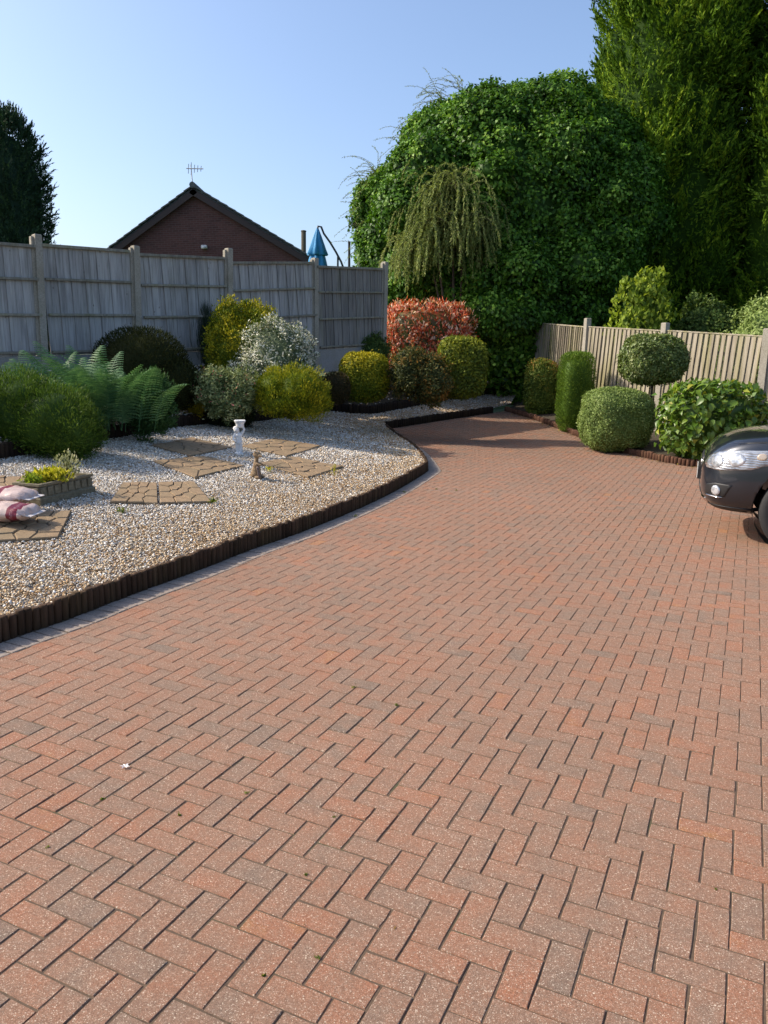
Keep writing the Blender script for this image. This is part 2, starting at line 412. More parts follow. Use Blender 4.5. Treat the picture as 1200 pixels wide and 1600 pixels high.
# ------------------------------------------------------------------ herringbone block paving
YAW = math.radians(24.826)
ud = np.array([math.sin(YAW), math.cos(YAW)]); vd = np.array([math.cos(YAW), -math.sin(YAW)])
_o = onz(501.25, 1501.25, lambda X, Y: 0.0)[:2]      # corner of one block, read off the photograph
UNIT, GAP, CH = 0.1, 0.0034, 0.0026
border_w = 0.20
border_line = [tuple(p) for p in FEs]
def clip_poly(P, a, n):
    out = []; d = [(p - a) @ n for p in P]
    for i in range(len(P)):
        j = (i + 1) % len(P)
        if d[i] >= 0: out.append(P[i])
        if (d[i] >= 0) != (d[j] >= 0): out.append(P[i] + (P[j] - P[i]) * (d[i] / (d[i] - d[j])))
    return out
segA = np.array(FEs[:-1]); segB = np.array(FEs[1:])
def off_line(poly, d):
    P = np.array([p[:2] for p in poly]); T = np.gradient(P, axis=0); T /= np.linalg.norm(T, axis=1)[:, None]
    return P + np.stack([T[:, 1], -T[:, 0]], -1) * d
inner = off_line(FEs, border_w + 0.035)
inner_poly = [tuple(p) for p in inner] + [tuple(p[:2] + np.array([0.03, -0.06])) for p in LB] + [tuple(p) for p in off_line(RKs, 0.04)] + [(13.9, 11.4), (13.9, 0.45), (inner[0][0], 0.45)]
ii, jj = np.meshgrid(np.arange(-60, 230), np.arange(-130, 150), indexing='ij')
k = (ii - jj) % 4
cells = []
for typ, kk in (('A', 0), ('B', 3)):
    sel = k == kk; I = ii[sel]; J = jj[sel]
    if typ == 'A': cu, cv = I + 1.0, J + 0.5
    else: cu, cv = I + 0.5, J + 1.0
    C2 = _o + UNIT * (cu[:, None] * ud + cv[:, None] * vd)
    ok = inpoly(C2[:, 0], C2[:, 1], inner_poly) & (C2[:, 1] > 0.6)
    di = pdist(C2[:, 0], C2[:, 1], inner)
    near = (~ok) & (di < 0.075) & (C2[:, 1] > 0.6) & (C2[:, 1] < 16.5)
    for c, o_, dd in zip(C2[ok | near], ok[ok | near], di[ok | near]): cells.append((typ, c, dd))
Cc = np.array([c[1] for c in cells])
zc = drive_z(Cc[:, 1]); px = pix(np.stack([Cc[:, 0], Cc[:, 1], zc], -1)); dist = np.linalg.norm(np.stack([Cc[:, 0], Cc[:, 1], zc - EYE], -1), axis=1)
inframe = (px[:, 0] > -10) & (px[:, 0] < 1210) & (px[:, 1] > 0) & (px[:, 1] < 1605) & (Cc[:, 1] > 1.2)
score = np.where(inframe, 1.0 / dist ** 3, 0)
order = np.argsort(-score)
single = set(order[:300].tolist())
def block_mesh(name, L, Wd, seed=0):
    rr = random.Random(seed); b = MB(); x, y = L / 2, Wd / 2
    ring0 = [(-x, -y), (-x * .33, -y), (x * .33, -y), (x, -y), (x, 0), (x, y), (x * .33, y), (-x * .33, y), (-x, y), (-x, 0)]
    n = len(ring0); chip = [abs(rr.gauss(0, .0011)) for _ in ring0]; V = []
    for zz, ins in ((0, CH), (-0.003, 0.0006), (-0.045, 0)):
        for (px_, py_), c_ in zip(ring0, chip):
            e = ins + c_ * (1 if zz > -.04 else 0); corner = abs(px_) == x and abs(py_) == y; e *= 1.25 if corner else 1
            V.append((px_ - math.copysign(e, px_) if abs(px_) == x else px_, py_ - math.copysign(e, py_) if abs(py_) == y else py_, zz))
    Fc = [tuple(range(n))]
    for q in range(2):
        for i in range(n):
            j = (i + 1) % n; Fc.append((q * n + n + i, q * n + n + j, q * n + j, q * n + i))
    b.add(V, Fc); return b.mesh(name)
brick_meshes = [block_mesh('brick', 2 * UNIT - GAP, UNIT - GAP, q_) for q_ in range(10)]
for q_ in brick_meshes: q_.materials.append(M['paver_obj'])
angA = math.atan2(ud[1], ud[0]); angB = math.atan2(vd[1], vd[0])
restV = []; restF = []; restT = []
def tint_rand(n): return np.clip(rng.normal(0.48, 0.10, n) + (rng.random(n) < 0.06) * 0.2 - (rng.random(n) < 0.05) * 0.2, 0.03, 0.97)
tints = tint_rand(len(cells)); zj = np.clip(rng.normal(0, 0.0008, len(cells)), -.0009, .0015); rot = rng.normal(0, 0.006, len(cells)); tilt = np.clip(rng.normal(0, 0.0045, (len(cells), 2)), -.007, .007); shf = rng.normal(0, 0.0009, (len(cells), 2))
polyrestV = []; 
nv = 0
rest_faces = []; rest_t = []; rest_v = []
for q, (typ, c, dd) in enumerate(cells):
    ang = (angA if typ == 'A' else angB) + rot[q]
    if q in single and dd > 0.12:
        o = link('brick', brick_meshes[q % 10], drv); o.location = (c[0] + shf[q, 0], c[1] + shf[q, 1], float(drive_z(c[1])) + zj[q]); o.rotation_euler = (tilt[q, 0], tilt[q, 1], ang)
        o.color = (float(tints[q]), 0, 0, 1)
        continue
    ca, sa = math.cos(ang), math.sin(ang); hx, hy = UNIT - GAP / 2, UNIT / 2 - GAP / 2
    top = [np.array([c[0] + ca * x - sa * y, c[1] + sa * x + ca * y]) for x, y in ((-hx, -hy), (hx, -hy), (hx, hy), (-hx, hy))]
    if dd < 0.125 and c[1] < 17.5:
        i0 = int(np.argmin(np.hypot(*(np.array(inner) - c).T))); i0 = min(max(i0, 0), len(inner) - 2)
        ta = inner[min(i0 + 1, len(inner) - 1)] - inner[max(i0 - 1, 0)]; nn = np.array([ta[1], -ta[0]]) / np.linalg.norm(ta)
        top = clip_poly(top, inner[i0] + nn * 0.004, nn)
        if len(top) < 3: continue
        A_ = 0.5 * abs(sum(top[i][0] * top[(i + 1) % len(top)][1] - top[(i + 1) % len(top)][0] * top[i][1] for i in range(len(top))))
        if A_ < 0.0012: continue
    n = len(top); cen = sum(top) / n; z0 = float(drive_z(c[1])) + zj[q]
    base = len(rest_v)
    for zz, ins in ((0, CH), (-0.0035, 0.0008), (-0.045, 0)):
        for p in top:
            d = cen - p; pp = p + d / (np.linalg.norm(d) + 1e-9) * ins * 1.3
            rest_v.append((pp[0], pp[1], z0 + zz + tilt[q, 0] * (p[1] - cen[1]) * .6))
    rest_faces.append(tuple(base + i for i in range(n))); rest_t.append(tints[q])
    for w in range(2):
        for i in range(n):
            j = (i + 1) % n; rest_faces.append((base + w * n + n + i, base + w * n + n + j, base + w * n + j, base + w * n + i)); rest_t.append(tints[q])
me = bpy.data.meshes.new('brick_field'); me.from_pydata(rest_v, [], rest_faces)
a_ = me.attributes.new('tint', 'FLOAT', 'FACE'); a_.data.foreach_set('value', np.array(rest_t, np.float32))
tag(link('brick_field', me, drv, M['paver']), kind='stuff')

# grey border course laid end to end along the log edging
bl = resample(off_line(FEs, 0.035 + border_w / 2), 0.105)
brd = block_mesh('border_block', border_w - GAP, 0.1 - GAP * .8, 77); brd.materials.append(M['border'])
nb = 0
for a, b in zip(bl[:-1], bl[1:]):
    c = (a + b) / 2; t_ = (b - a) / np.linalg.norm(b - a)
    if c[1] < 1.0: continue
    nb += 1
    o = link('border_block', brd, drv); o.location = (c[0], c[1], float(drive_z(c[1])) + random.gauss(0.001, .0012)); o.rotation_euler = (random.gauss(0, .006), random.gauss(0, .006), math.atan2(t_[1], t_[0]) + math.pi / 2 + random.gauss(0, .01))
    o.color = (float(np.clip(random.gauss(.5, .18), 0, 1)), 0, 0, 1)

# ------------------------------------------------------------------ log edgings
def log_mesh(name, r, hh, mat):
    b = MB(); n = 9; prof = [(r * .98, -0.08), (r, hh - .02), (r * .93, hh - .006), (r * .72, hh)]
    b.lathe(prof, n); me = b.mesh(name); me.materials.append(mat)
    me.polygons.foreach_set('use_smooth', np.array([len(p.vertices) == 4 for p in me.polygons])); return me
def log_edging(name, label, line, zf, pitch, hh, mat, jit=0.012, maxn=300, group=None):
    pts = resample(line, pitch); c0 = pts[len(pts) // 2]
    root = empty(name, (0, 0, 0)); tag(root, label, 'edging', group)
    root.location = (float(c0[0]), float(c0[1]), float(zf(c0[0], c0[1])))
    meshes = [log_mesh('log', pitch * .53, hh + dh, mat) for dh in (-.008, -.003, 0.002, .007)]
    d = np.linalg.norm(pts, axis=1); idx = np.argsort(d)
    keep = set(idx[:maxn].tolist()); rest = MB()
    for i, p in enumerate(pts):
        z = float(zf(p[0], p[1]))
        if i in keep:
            o = link('log', random.choice(meshes), root); o.location = (p[0] - c0[0] + random.gauss(0, .003), p[1] - c0[1] + random.gauss(0, .003), z - root.location.z + random.gauss(0, jit * .4))
            o.rotation_euler = (random.gauss(0, .02), random.gauss(0, .02), random.uniform(0, 6.28))
        else: rest.lathe([(pitch * .52, -.08), (pitch * .53, hh - .01), (pitch * .4, hh)], 8, (p[0] - c0[0], p[1] - c0[1], z - root.location.z))
    if rest.v: tag(rest.build('log_run', mat, root, True), kind='stuff')
    return root
dzf = lambda X, Y: drive_z(Y)
log_edging('log_edging', 'brown half-round log edging curving along the front of the gravel bed', FEs, dzf, 0.056, 0.15, M['log'], jit=.006)
log_edging('log_edging', 'low black log edging across the far end of the driveway', [p[:2] for p in LB], dzf, 0.075, 0.17, M['log_dark'])
log_edging('log_edging', 'small red-brown log edging along the right-hand shrub border', RKs, dzf, 0.075, 0.12, M['log_red'])
log_edging('log_edging', 'dark log edging behind the gravel below the ferns and heathers', BEs, gravel_z, 0.075, 0.19, M['log_dark'])
log_edging('log_edging', 'upper black log edging below the golden clipped shrubs', [p[:2] for p in UB], gravel_z, 0.085, 0.21, M['log_dark'])

# ------------------------------------------------------------------ gravel, beds
grav_poly = [tuple(p) for p in off_line(FEs, -0.02)] + [tuple(p[:2] + np.array([-.02, .03])) for p in LB] + [tuple(LB[-1][:2] + np.array([.6, .6]))] + [tuple(p[:2]) for p in UB[::-1]] + [tuple(p[:2]) for p in BE[::-1]] + [(BE[0][0] - 1, FEs[0][1])]
grid_sheet('gravel_bed', grav_poly, lambda X, Y: gravel_z(X, Y) - 0.012, 0.5, M['gravel_base'])
bed_poly = [tuple(p[:2]) for p in BE] + [tuple(p[:2]) for p in UB] + [(UB[-1][0] + .8, UB[-1][1] + 2.0), (FB[0] + 5.0, FB[1] + 4.2), tuple(FB[:2] - fnrm * .05), tuple(FENCE_A - fnrm * .05)]
grid_sheet('planting_bed', bed_poly, lambda X, Y: bed_z(X, Y) + 0.04 * noise3(np.stack([X, Y, X * 0], -1), 2.0), 0.5, M['soil'])
def rbed_z(X, Y): return drive_z(Y) + 0.07 + 0.10 * pdist(X, Y, RKs)
RF_px = [(838, 22.2), (914, 19.0), (1035, 16.8), (1195, 14.9)]
RFp = [at(x, 560, Y)[:2] for x, Y in RF_px]
RFp.append(RFp[-1] + np.array([1.9, -1.3])); RFp.append(RFp[-1] + np.array([1.9, -1.2]))
rb_poly = [tuple(p) for p in off_line(RKs, -.02)] + [(14, 12.8), (11.0, 13.6), tuple(RFp[3] + np.array([.2, .3])), tuple(RFp[2] + np.array([.2, .3])), tuple(RFp[1] + np.array([.2, .3])), tuple(RFp[0] + np.array([.3, .5])), (4.6, 23.5)]
grid_sheet('shrub_border', rb_poly, lambda X, Y: rbed_z(X, Y) - 0.005, 0.6, M['soil'])

_a = np.arange(6) * math.pi / 3
icoV = np.array([(0, 0, 1.0)] + [(math.cos(t_), math.sin(t_), .15 * (-1) ** q_) for q_, t_ in enumerate(_a)] + [(0, 0, -1.0)])
icoF = np.array([(0, 1 + i_, 1 + (i_ + 1) % 6) for i_ in range(6)] + [(7, 1 + (i_ + 1) % 6, 1 + i_) for i_ in range(6)])
def pebbles(name, poly, zf, n, smin, smax, tfun, parent=None, box=None, seed=3):
    r = np.random.default_rng(seed)
    P = np.array([p[:2] for p in poly]); lo = P.min(0) if box is None else np.array(box[:2]); hi = P.max(0) if box is None else np.array(box[2:])
    pts = np.zeros((0, 2))
    while len(pts) < n:
        q = lo + r.random((n * 3, 2)) * (hi - lo)
        w = np.clip((7.0 / np.maximum(q[:, 1], 3.5)) ** 1.3, 0.12, 1.0)
        q = q[(r.random(len(q)) < w) & inpoly(q[:, 0], q[:, 1], poly)]
        u_ = pix(np.stack([q[:, 0], q[:, 1], zf(q[:, 0], q[:, 1])], -1)); q = q[(u_[:, 0] > -90) & (u_[:, 0] < 1300)]
        pts = np.r_[pts, q]
    pts = pts[:n]; z = zf(pts[:, 0], pts[:, 1])
    s = smin + (smax - smin) * r.random(n) ** 1.8
    s *= np.clip(pts[:, 1] / 9.0, 1.0, 1.6)
    sc = np.stack([s * r.uniform(.8, 1.35, n), s * r.uniform(.7, 1.0, n), s * r.uniform(.45, .75, n)], -1)
    a = r.random(n) * 6.283; ca, sa = np.cos(a), np.sin(a)
    tx, ty = r.normal(0, .35, n), r.normal(0, .35, n)
    V = icoV[None] * (1 + .22 * r.normal(0, 1, (n, len(icoV), 1)).clip(-1, 1)) * sc[:, None]
    V[..., 2] += V[..., 0] * tx[:, None] + V[..., 1] * ty[:, None]
    X = V[..., 0] * ca[:, None] - V[..., 1] * sa[:, None] + pts[:, None, 0]; Y = V[..., 0] * sa[:, None] + V[..., 1] * ca[:, None] + pts[:, None, 1]
    Z = V[..., 2] + (z + r.uniform(-.004, .012, n))[:, None]
    V = np.stack([X, Y, Z], -1).reshape(-1, 3); Fc = (icoF[None] + (np.arange(n) * len(icoV))[:, None, None]).reshape(-1, 3)
    t_ = np.repeat(tfun(pts, r), len(icoF))
    return tag(link(name, mesh_np(name, V, Fc, t_, True), parent, M['pebble']), kind='stuff')
def gtint(p, r):
    d = pdist(p[:, 0], p[:, 1], FRONT); gold = np.clip(1.15 - d / 1.7, 0.10, 1)
    n3 = noise3(np.stack([p[:, 0], p[:, 1], p[:, 0] * 0], -1), 1.7); gold = np.clip(gold + .3 * n3, .05, .95)
    isg = r.random(len(p)) < gold * .85
    return np.where(isg, r.uniform(.08, .52, len(p)), r.uniform(.42, 1.0, len(p)) )
pebbles('gravel', grav_poly, gravel_z, 120000, .0075, .014, gtint)['label'] = 'loose white and golden gravel covering the bed'
pebbles('gravel', bed_poly, lambda X, Y: bed_z(X, Y) + .03, 9000, .012, .022, lambda p, r: r.uniform(.2, .9, len(p)), seed=8)['label'] = 'loose gravel scattered between the back shrubs'

# ------------------------------------------------------------------ fences
def rotz(v): return math.atan2(v[1], v[0])
def post_mesh(name, w, d, hh, mat, cap=0.03):
    b = MB(); b.box((0, 0, hh / 2 - .2), (w, d, hh + .4), bev=.012)
    me = b.mesh(name); me.materials.append(mat); return me
# back fence: boards nailed behind three battens, panels slotted between concrete posts
fence_posts = [(-98, 354), (62, 366), (212, 384), (357, 388), (493, 403), (600, 409)]
panel_top = [(-90, 55, 371, 383), (72, 200, 381, 391), (220, 347, 396, 402), (362, 485, 409, 409), (497, 592, 415, 419)]
fence = empty('garden_fence', (float(FA[0]), float(FA[1]), 1.36))
tag(fence, 'tall weathered grey timber panel fence with concrete posts behind the garden', 'fence')
fo = np.array(fence.location)
def frel(P): return Vector((float(P[0] - fo[0]), float(P[1] - fo[1]), float(P[2] - fo[2])))
fz = rotz(fdir)
for x, y in fence_posts:
    p, s = fence_pt(x, 460); d = ray(x - (4 if x > 0 else 0), y); Yp = p[1]; top = (Cv + d * Yp / d[1])[2]
    zb = float(fence_base(s)); hh = top - zb
    o = link('post', post_mesh('post', 0.115, 0.13, hh, M['post']), fence); o.location = frel((p[0], p[1], zb)); o.rotation_euler = (random.gauss(0, .006), random.gauss(0, .006), fz)
    # slotted second face of the post, seen beside the main one
    b = MB(); b.box((-0.083, 0.012, hh / 2 - .22), (0.05, 0.07, hh + .36), bev=.008); q = b.build('post_flange', M['post'], o)
for (x0, x1, y0, y1) in panel_top:
    pa, sa_ = fence_pt(x0 - 4, 460); pb, sb_ = fence_pt(x1 + 3, 460)
    za = (Cv + ray(x0, y0) * pa[1] / ray(x0, y0)[1])[2]; zb = (Cv + ray(x1, y1) * pb[1] / ray(x1, y1)[1])[2]
    ba, bb = float(fence_base(sa_)), float(fence_base(sb_))
    L = sb_ - sa_; n = max(8, int(round(L / 0.125)))
    H = ((za - ba) + (zb - bb)) / 2
    gb = 0.27
    slope = math.atan2(zb - za, L)
    fr = MB(); fr.box((L / 2, -.046, -.024), (L, .046, .05), bev=.004)
    pf = fr.build('top_rail', M['rail_wood'], fence); pf.location = frel((pa[0], pa[1], za)); pf.rotation_euler = (0, -slope, fz)
    for hz in (-0.31 * (H - gb), -0.63 * (H - gb), -(H - gb) + .05):
        fr = MB(); fr.box((L / 2, -.046, hz), (L, .046, .042), Matrix.Rotation(random.gauss(0, .004), 3, 'Y'), bev=.004); fr.build('rail', M['rail_wood'], pf)
    bh = H - gb
    bms = []
    for wv in (0, 1, 2):
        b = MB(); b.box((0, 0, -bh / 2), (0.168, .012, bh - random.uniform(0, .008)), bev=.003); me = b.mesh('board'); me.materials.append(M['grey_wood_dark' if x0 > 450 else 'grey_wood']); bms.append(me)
    for i in range(n):
        o = link('board', random.choice(bms), pf); o.location = ((i + .5) * L / n + random.gauss(0, .003), random.gauss(0, .002) + (0.004 if i % 2 else -.004), -.006 + random.gauss(0, .003)); o.rotation_euler = (0, random.gauss(0, .006), random.gauss(0.09, .03))
    b = MB(); b.box((L / 2, 0, gb / 2 - .14), (L, .05, gb + .26), bev=.008)
    g_ = b.build('gravel_board', M['gravel_board'], fence); g_.location = frel((pa[0], pa[1], (za - H) + .0)); g_.rotation_euler = (0, -slope, fz)

# right fence: upright feather-edge boards
rf = empty('garden_fence', (float(RFp[1][0]), float(RFp[1][1]), 0.3))
tag(rf, 'lower tan upright-board fence with concrete posts behind the clipped shrubs', 'fence')
ro = np.array(rf.location)
ptop = [float(at(x, y, Y)[2]) for x, y, Y in ((838, 506, 22.2), (914, 512, 19.0), (1035, 518, 16.8), (1195, 527, 14.9))]; ptop += [ptop[-1] - .05, ptop[-1] - .1]
tops = [t_ + d_ for t_, d_ in zip(ptop, (-.1, .22, .18, .16, .15, .15))]
for i, p in enumerate(RFp):
    zb = float(rbed_z(p[0], p[1])); d = RFp[min(i + 1, len(RFp) - 1)] - RFp[max(i - 1, 0)]
    o = link('post', post_mesh('post', .13, .12, tops[i] - zb, M['post']), rf); o.location = (p[0] - ro[0], p[1] - ro[1], zb - ro[2]); o.rotation_euler = (0, 0, rotz(d))
for i in range(len(RFp) - 1):
    a, b2 = RFp[i], RFp[i + 1]; d = b2 - a; L = np.linalg.norm(d) - .13; dn = d / np.linalg.norm(d); s = a + dn * .065
    za, zb = ptop[i], ptop[i + 1]; zg = float(min(rbed_z(a[0], a[1]), rbed_z(b2[0], b2[1]))); H = (za + zb) / 2 - zg
    slope = math.atan2(zb - za, L)
    fr = MB(); fr.box((L / 2, 0.0, 0.018), (L, .06, .03), bev=.005)
    pf = fr.build('top_rail', M['tan_wood'], rf); pf.location = (s[0] - ro[0], s[1] - ro[1], za - ro[2]); pf.rotation_euler = (0, -slope, rotz(dn))
    for hz in (-.35, -.95, -1.5):
        fr = MB(); fr.box((L / 2, .055, hz), (L, .04, .06)); fr.build('rail', M['tan_wood'], pf)
    n = int(L / .125); bh = H - .25
    b = MB()   # wedge-section board
    w = .125; b.add([(-w / 2, .004, -bh), (w / 2, -.030, -bh), (w / 2, .0, -bh), (-w / 2, .012, -bh), (-w / 2, .004, 0), (w / 2, -.030, 0), (w / 2, .0, 0), (-w / 2, .012, 0)],
                    [(3, 2, 1, 0), (4, 5, 6, 7), (0, 1, 5, 4), (1, 2, 6, 5), (2, 3, 7, 6), (3, 0, 4, 7)])
    me = b.mesh('board'); me.materials.append(M['tan_wood'])
    for k in range(n):
        o = link('board', me, pf); o.location = ((k + .5) * L / n, -.012 + random.gauss(0, .002), random.gauss(0, .003)); o.rotation_euler = (0, random.gauss(0, .004), random.gauss(0, .05))
    b = MB(); b.box((L / 2, 0, -H + .12), (L, .05, .30), bev=.01); g_ = b.build('gravel_board', M['post'], pf)

# ------------------------------------------------------------------ house behind the fence
def house_brick():
    t = NT('house_brick'); v = t.n('TexCoord').outputs['Object']
    sp = t.n('SeparateXYZ', {0: v}); cmb = t.n('CombineXYZ', {0: sp.outputs[0], 1: sp.outputs[2], 2: 0.0}).outputs[0]
    br = t.n('TexBrick', {'Vector': cmb, 'Scale': 1.0, 'Color1': (0.055, 0.020, 0.018, 1), 'Color2': (0.115, 0.042, 0.036, 1), 'Mortar': (0.12, 0.085, 0.075, 1), 'Mortar Size': 0.010, 'Brick Width': 0.225, 'Row Height': 0.075, 'Bias': 0.0})
    n = t.noise(t.pos(), 3.0, 4)
    c = t.mix(0.35, br.outputs[0], t.ramp(n, [(.3, (0.06, 0.024, 0.022)), (.7, (0.13, 0.055, 0.045))]))
    return t.finish(c, .9, t.bump(br.outputs['Fac'], -.4, .01))
M['house_brick'] = house_brick()
M['barge'] = plain('brown_bargeboard', (0.032, 0.018, 0.015), .6)
M['roof_tile'] = plain('grey_green_roof_tile', (0.075, 0.085, 0.085), .8, .35, 6)
M['galv'] = plain('galvanised_metal', (0.35, 0.36, 0.37), .4, .1, Metallic=0.8)
M['lamp_white'] = plain('white_plastic', (0.6, 0.6, 0.58), .4)
HY = 30.0
ap = at(303, 293, HY); le = at(112, 422, HY); re = at(489, 399, HY)
hw = (re[0] - ap[0]) * 1.0; ez = ap[2] - hw * .63; hL = 9.0
hx = float(ap[0]); azp = float(ap[2]); base = 1.25
house = empty('bungalow', (hx - .056 * (azp - base) * -1, HY, base)); house.rotation_euler = (0, -.056, 0); tag(house, 'dark red brick bungalow gable with brown bargeboards rising behind the fence', 'house')
rz = azp - base; rise = azp - ez; pitch = math.atan2(rise, hw); ew = hw - .30; wallez = rz - rise - .02 + math.tan(pitch) * .30 - .14
w = MB(); V = [(-ew, 0, 0), (ew, 0, 0), (ew, 0, wallez), (0, 0, rz - .16), (-ew, 0, wallez)]
V2 = [(x, hL, z) for x, y, z in V]
w.add(V + V2, [(0, 1, 2, 3, 4), (9, 8, 7, 6, 5), (1, 6, 7, 2), (5, 0, 4, 9), (2, 7, 8, 3), (3, 8, 9, 4)])
w.build('wall', M['house_brick'], house)
for sgn in (-1, 1):
    Lr = hw / math.cos(pitch); sl = Matrix.Rotation(sgn * pitch, 3, 'Y')
    cx, cz = sgn * hw / 2, rz - rise / 2
    nrm = Vector((sgn * math.sin(pitch), 0, math.cos(pitch)))
    b = MB(); b.box(Vector((cx, hL / 2 - .05, cz)) - nrm * .03, (Lr, hL + .2, .05), sl); roof = b.build('roof', M['roof_tile'], house)
    b = MB(); b.box(Vector((cx, -.18, cz)) - nrm * .16, (Lr + .02, .035, .20), sl, bev=.006); b.build('bargeboard', M['barge'], house)
    b = MB(); b.box(Vector((cx, -.10, cz)) - nrm * .085, (Lr, .14, .03), sl); b.build('soffit', M['barge'], house)
    nt = 15; tl = Lr / nt
    tm = MB(); tm.box((0, 0, 0), (tl * 1.12, .34, .055), bev=.01); tme = tm.mesh('verge_tile'); tme.materials.append(M['roof_tile'])
    for i in range(nt):
        sdist = (i + .5) * tl; pos = Vector((sgn * sdist * math.cos(pitch), -.07 + random.gauss(0, .006), rz - sdist * math.sin(pitch))) + nrm * .035
        o = link('verge_tile', tme, roof); o.location = pos; o.rotation_euler = (0, sgn * (pitch - .07 + random.gauss(0, .012)), 0)
    for i in range(nt):   # each course of tiles up the slope
        sdist = (i + .5) * tl; pos = Vector((sgn * sdist * math.cos(pitch), hL / 2 + .1, rz - sdist * math.sin(pitch))) + nrm * .02
        b = MB(); b.box((0, 0, 0), (tl * 1.1, hL - .1, .035)); o = b.build('tile_course', M['roof_tile'], roof); o.location = pos; o.rotation_euler = (0, sgn * (pitch - .06), 0)
b = MB(); b.tube([(0, -.24, rz + .06), (0, hL + .1, rz + .06)], .11, 10); b.build('ridge', M['roof_tile'], house)
lm = at(314, 386, HY - .1); b = MB(); b.box((0, 0, 0), (.2, .16, .13), bev=.02); b.lathe([(.03, .06), (.07, .02), (.07, -.02), (.03, -.05)], 10, (0, -.1, -.03))
o = b.build('wall_light', M['lamp_white'], house); o.location = (lm[0] - hx, -.08, lm[2] - base)
aer = empty('television_aerial', (hx - .05, HY - .1, azp)); tag(aer, 'thin metal television aerial on the gable ridge', 'aerial')
b = MB(); b.tube([(.05, 0, -.25), (-.02, 0, .75)], .02, 6); b.build('mast', M['galv'], aer)
b = MB(); b.tube([(-.18, 0, .62), (.45, -.1, .60)], .018, 6); b.build('boom', M['galv'], aer)
for i, (x, l) in enumerate([(-.12, .17), (-.02, .22), (.1, .14), (.22, .12), (.34, .1)]):
    b = MB(); b.tube([(x, .0 - .1 * x, .62 - l), (x + .02, -.1 * x, .61 + l)], .013, 5); b.build('element', M['galv'], aer)

# poles and parasol beyond the fence
def thin_pole(label, x, y0, Y, r, mat, lean=0):
    p = at(x, y0, Y); o = empty('pole', (p[0], p[1], 1.3)); tag(o, label, 'pole')
    b = MB(); b.tube([(0, 0, 0), (lean, 0, p[2] - 1.3)], [r * 1.1, r], 8); b.build('shaft', mat, o)
    b = MB(); b.lathe([(r * .6, .0), (r * 1.15, .0), (r * 1.15, .04), (r * .5, .06)], 8, (lean, 0, p[2] - 1.3)); b.build('cap', mat, o); return o
M['pole_wood'] = plain('brown_green_pole', (0.12, 0.105, 0.07), .85)
M['dark_metal'] = plain('dark_metal', (0.03, 0.034, 0.04), .45)
thin_pole('stubby brown pole showing behind the right slope of the bungalow roof', 475.5, 362, 34, .10, M['pole_wood'], -.03)
thin_pole('thin dark pole standing between the blue parasol and the ivy tree', 548, 380, 27, .04, M['dark_metal'], -.05)
def cloth_mat(name, c, v=.25):
    t = NT(name); n = t.noise(t.pos((6, 6, 1.5)), 1.5, 4)
    return t.finish(t.ramp(n, [(.3, tuple(x * (1 - v) for x in c)), (.7, c)]), .7, t.bump(n, .4, .02), **{'Sheen Weight': .2})
M['blue_cloth'] = cloth_mat('blue_parasol_cloth', (0.02, 0.25, 0.52))
PY = 26.0; pt = at(496, 357, PY)
par = empty('cantilever_parasol', (float(at(535, 420, PY)[0]), PY, 1.3)); tag(par, 'folded bright blue cantilever parasol with curved dark arm behind the fence', 'parasol')
pr = np.array(par.location)
def can(prof, nm):
    b = MB(); n = 28; V = []
    for r, z in prof:
        for k in range(n):
            g_ = 2 * math.pi * k / n; rr = r * (1 + .22 * math.cos(7 * g_ + z * 1.3)); V.append((rr * math.cos(g_), rr * math.sin(g_), z))
    Fc = [(i * n + k, i * n + (k + 1) % n, (i + 1) * n + (k + 1) % n, (i + 1) * n + k) for i in range(len(prof) - 1) for k in range(n)]
    b.add(V, Fc + [tuple((len(prof) - 1) * n + k for k in range(n))]); o = b.build(nm, M['blue_cloth'], par, True); o.location = (pt[0] - pr[0], 0, pt[2] - pr[2]); return o
can([(.20, -1.95), (.29, -1.5), (.27, -1.1), (.22, -.85), (.17, -.72)], 'canopy')
can([(.27, -.82), (.30, -.78), (.20, -.5), (.10, -.2), (.03, 0)], 'canopy_cap')
e0 = np.array([pt[0], PY, pt[2]]) - pr
arm = [e0 + np.array([0, 0, -.05]), e0 + np.array([.02, 0, .07]), e0 + np.array([.12, 0, .05])] + [at(x, y, PY) - pr for x, y in ((506, 365), (516, 379), (525, 394), (533, 409), (537, 420))]
b = MB(); b.tube(arm, .032, 8); b.build('arm', M['dark_metal'], par, True)
u1 = at(528, 400, PY) - pr; b = MB(); b.tube([u1, (u1[0] + .01, 0, 0)], .03, 8); b.build('upright', M['dark_metal'], par)
b = MB(); b.box((u1[0], 0, .04), (.9, .9, .08), bev=.01); b.build('base', M['dark_metal'], par)

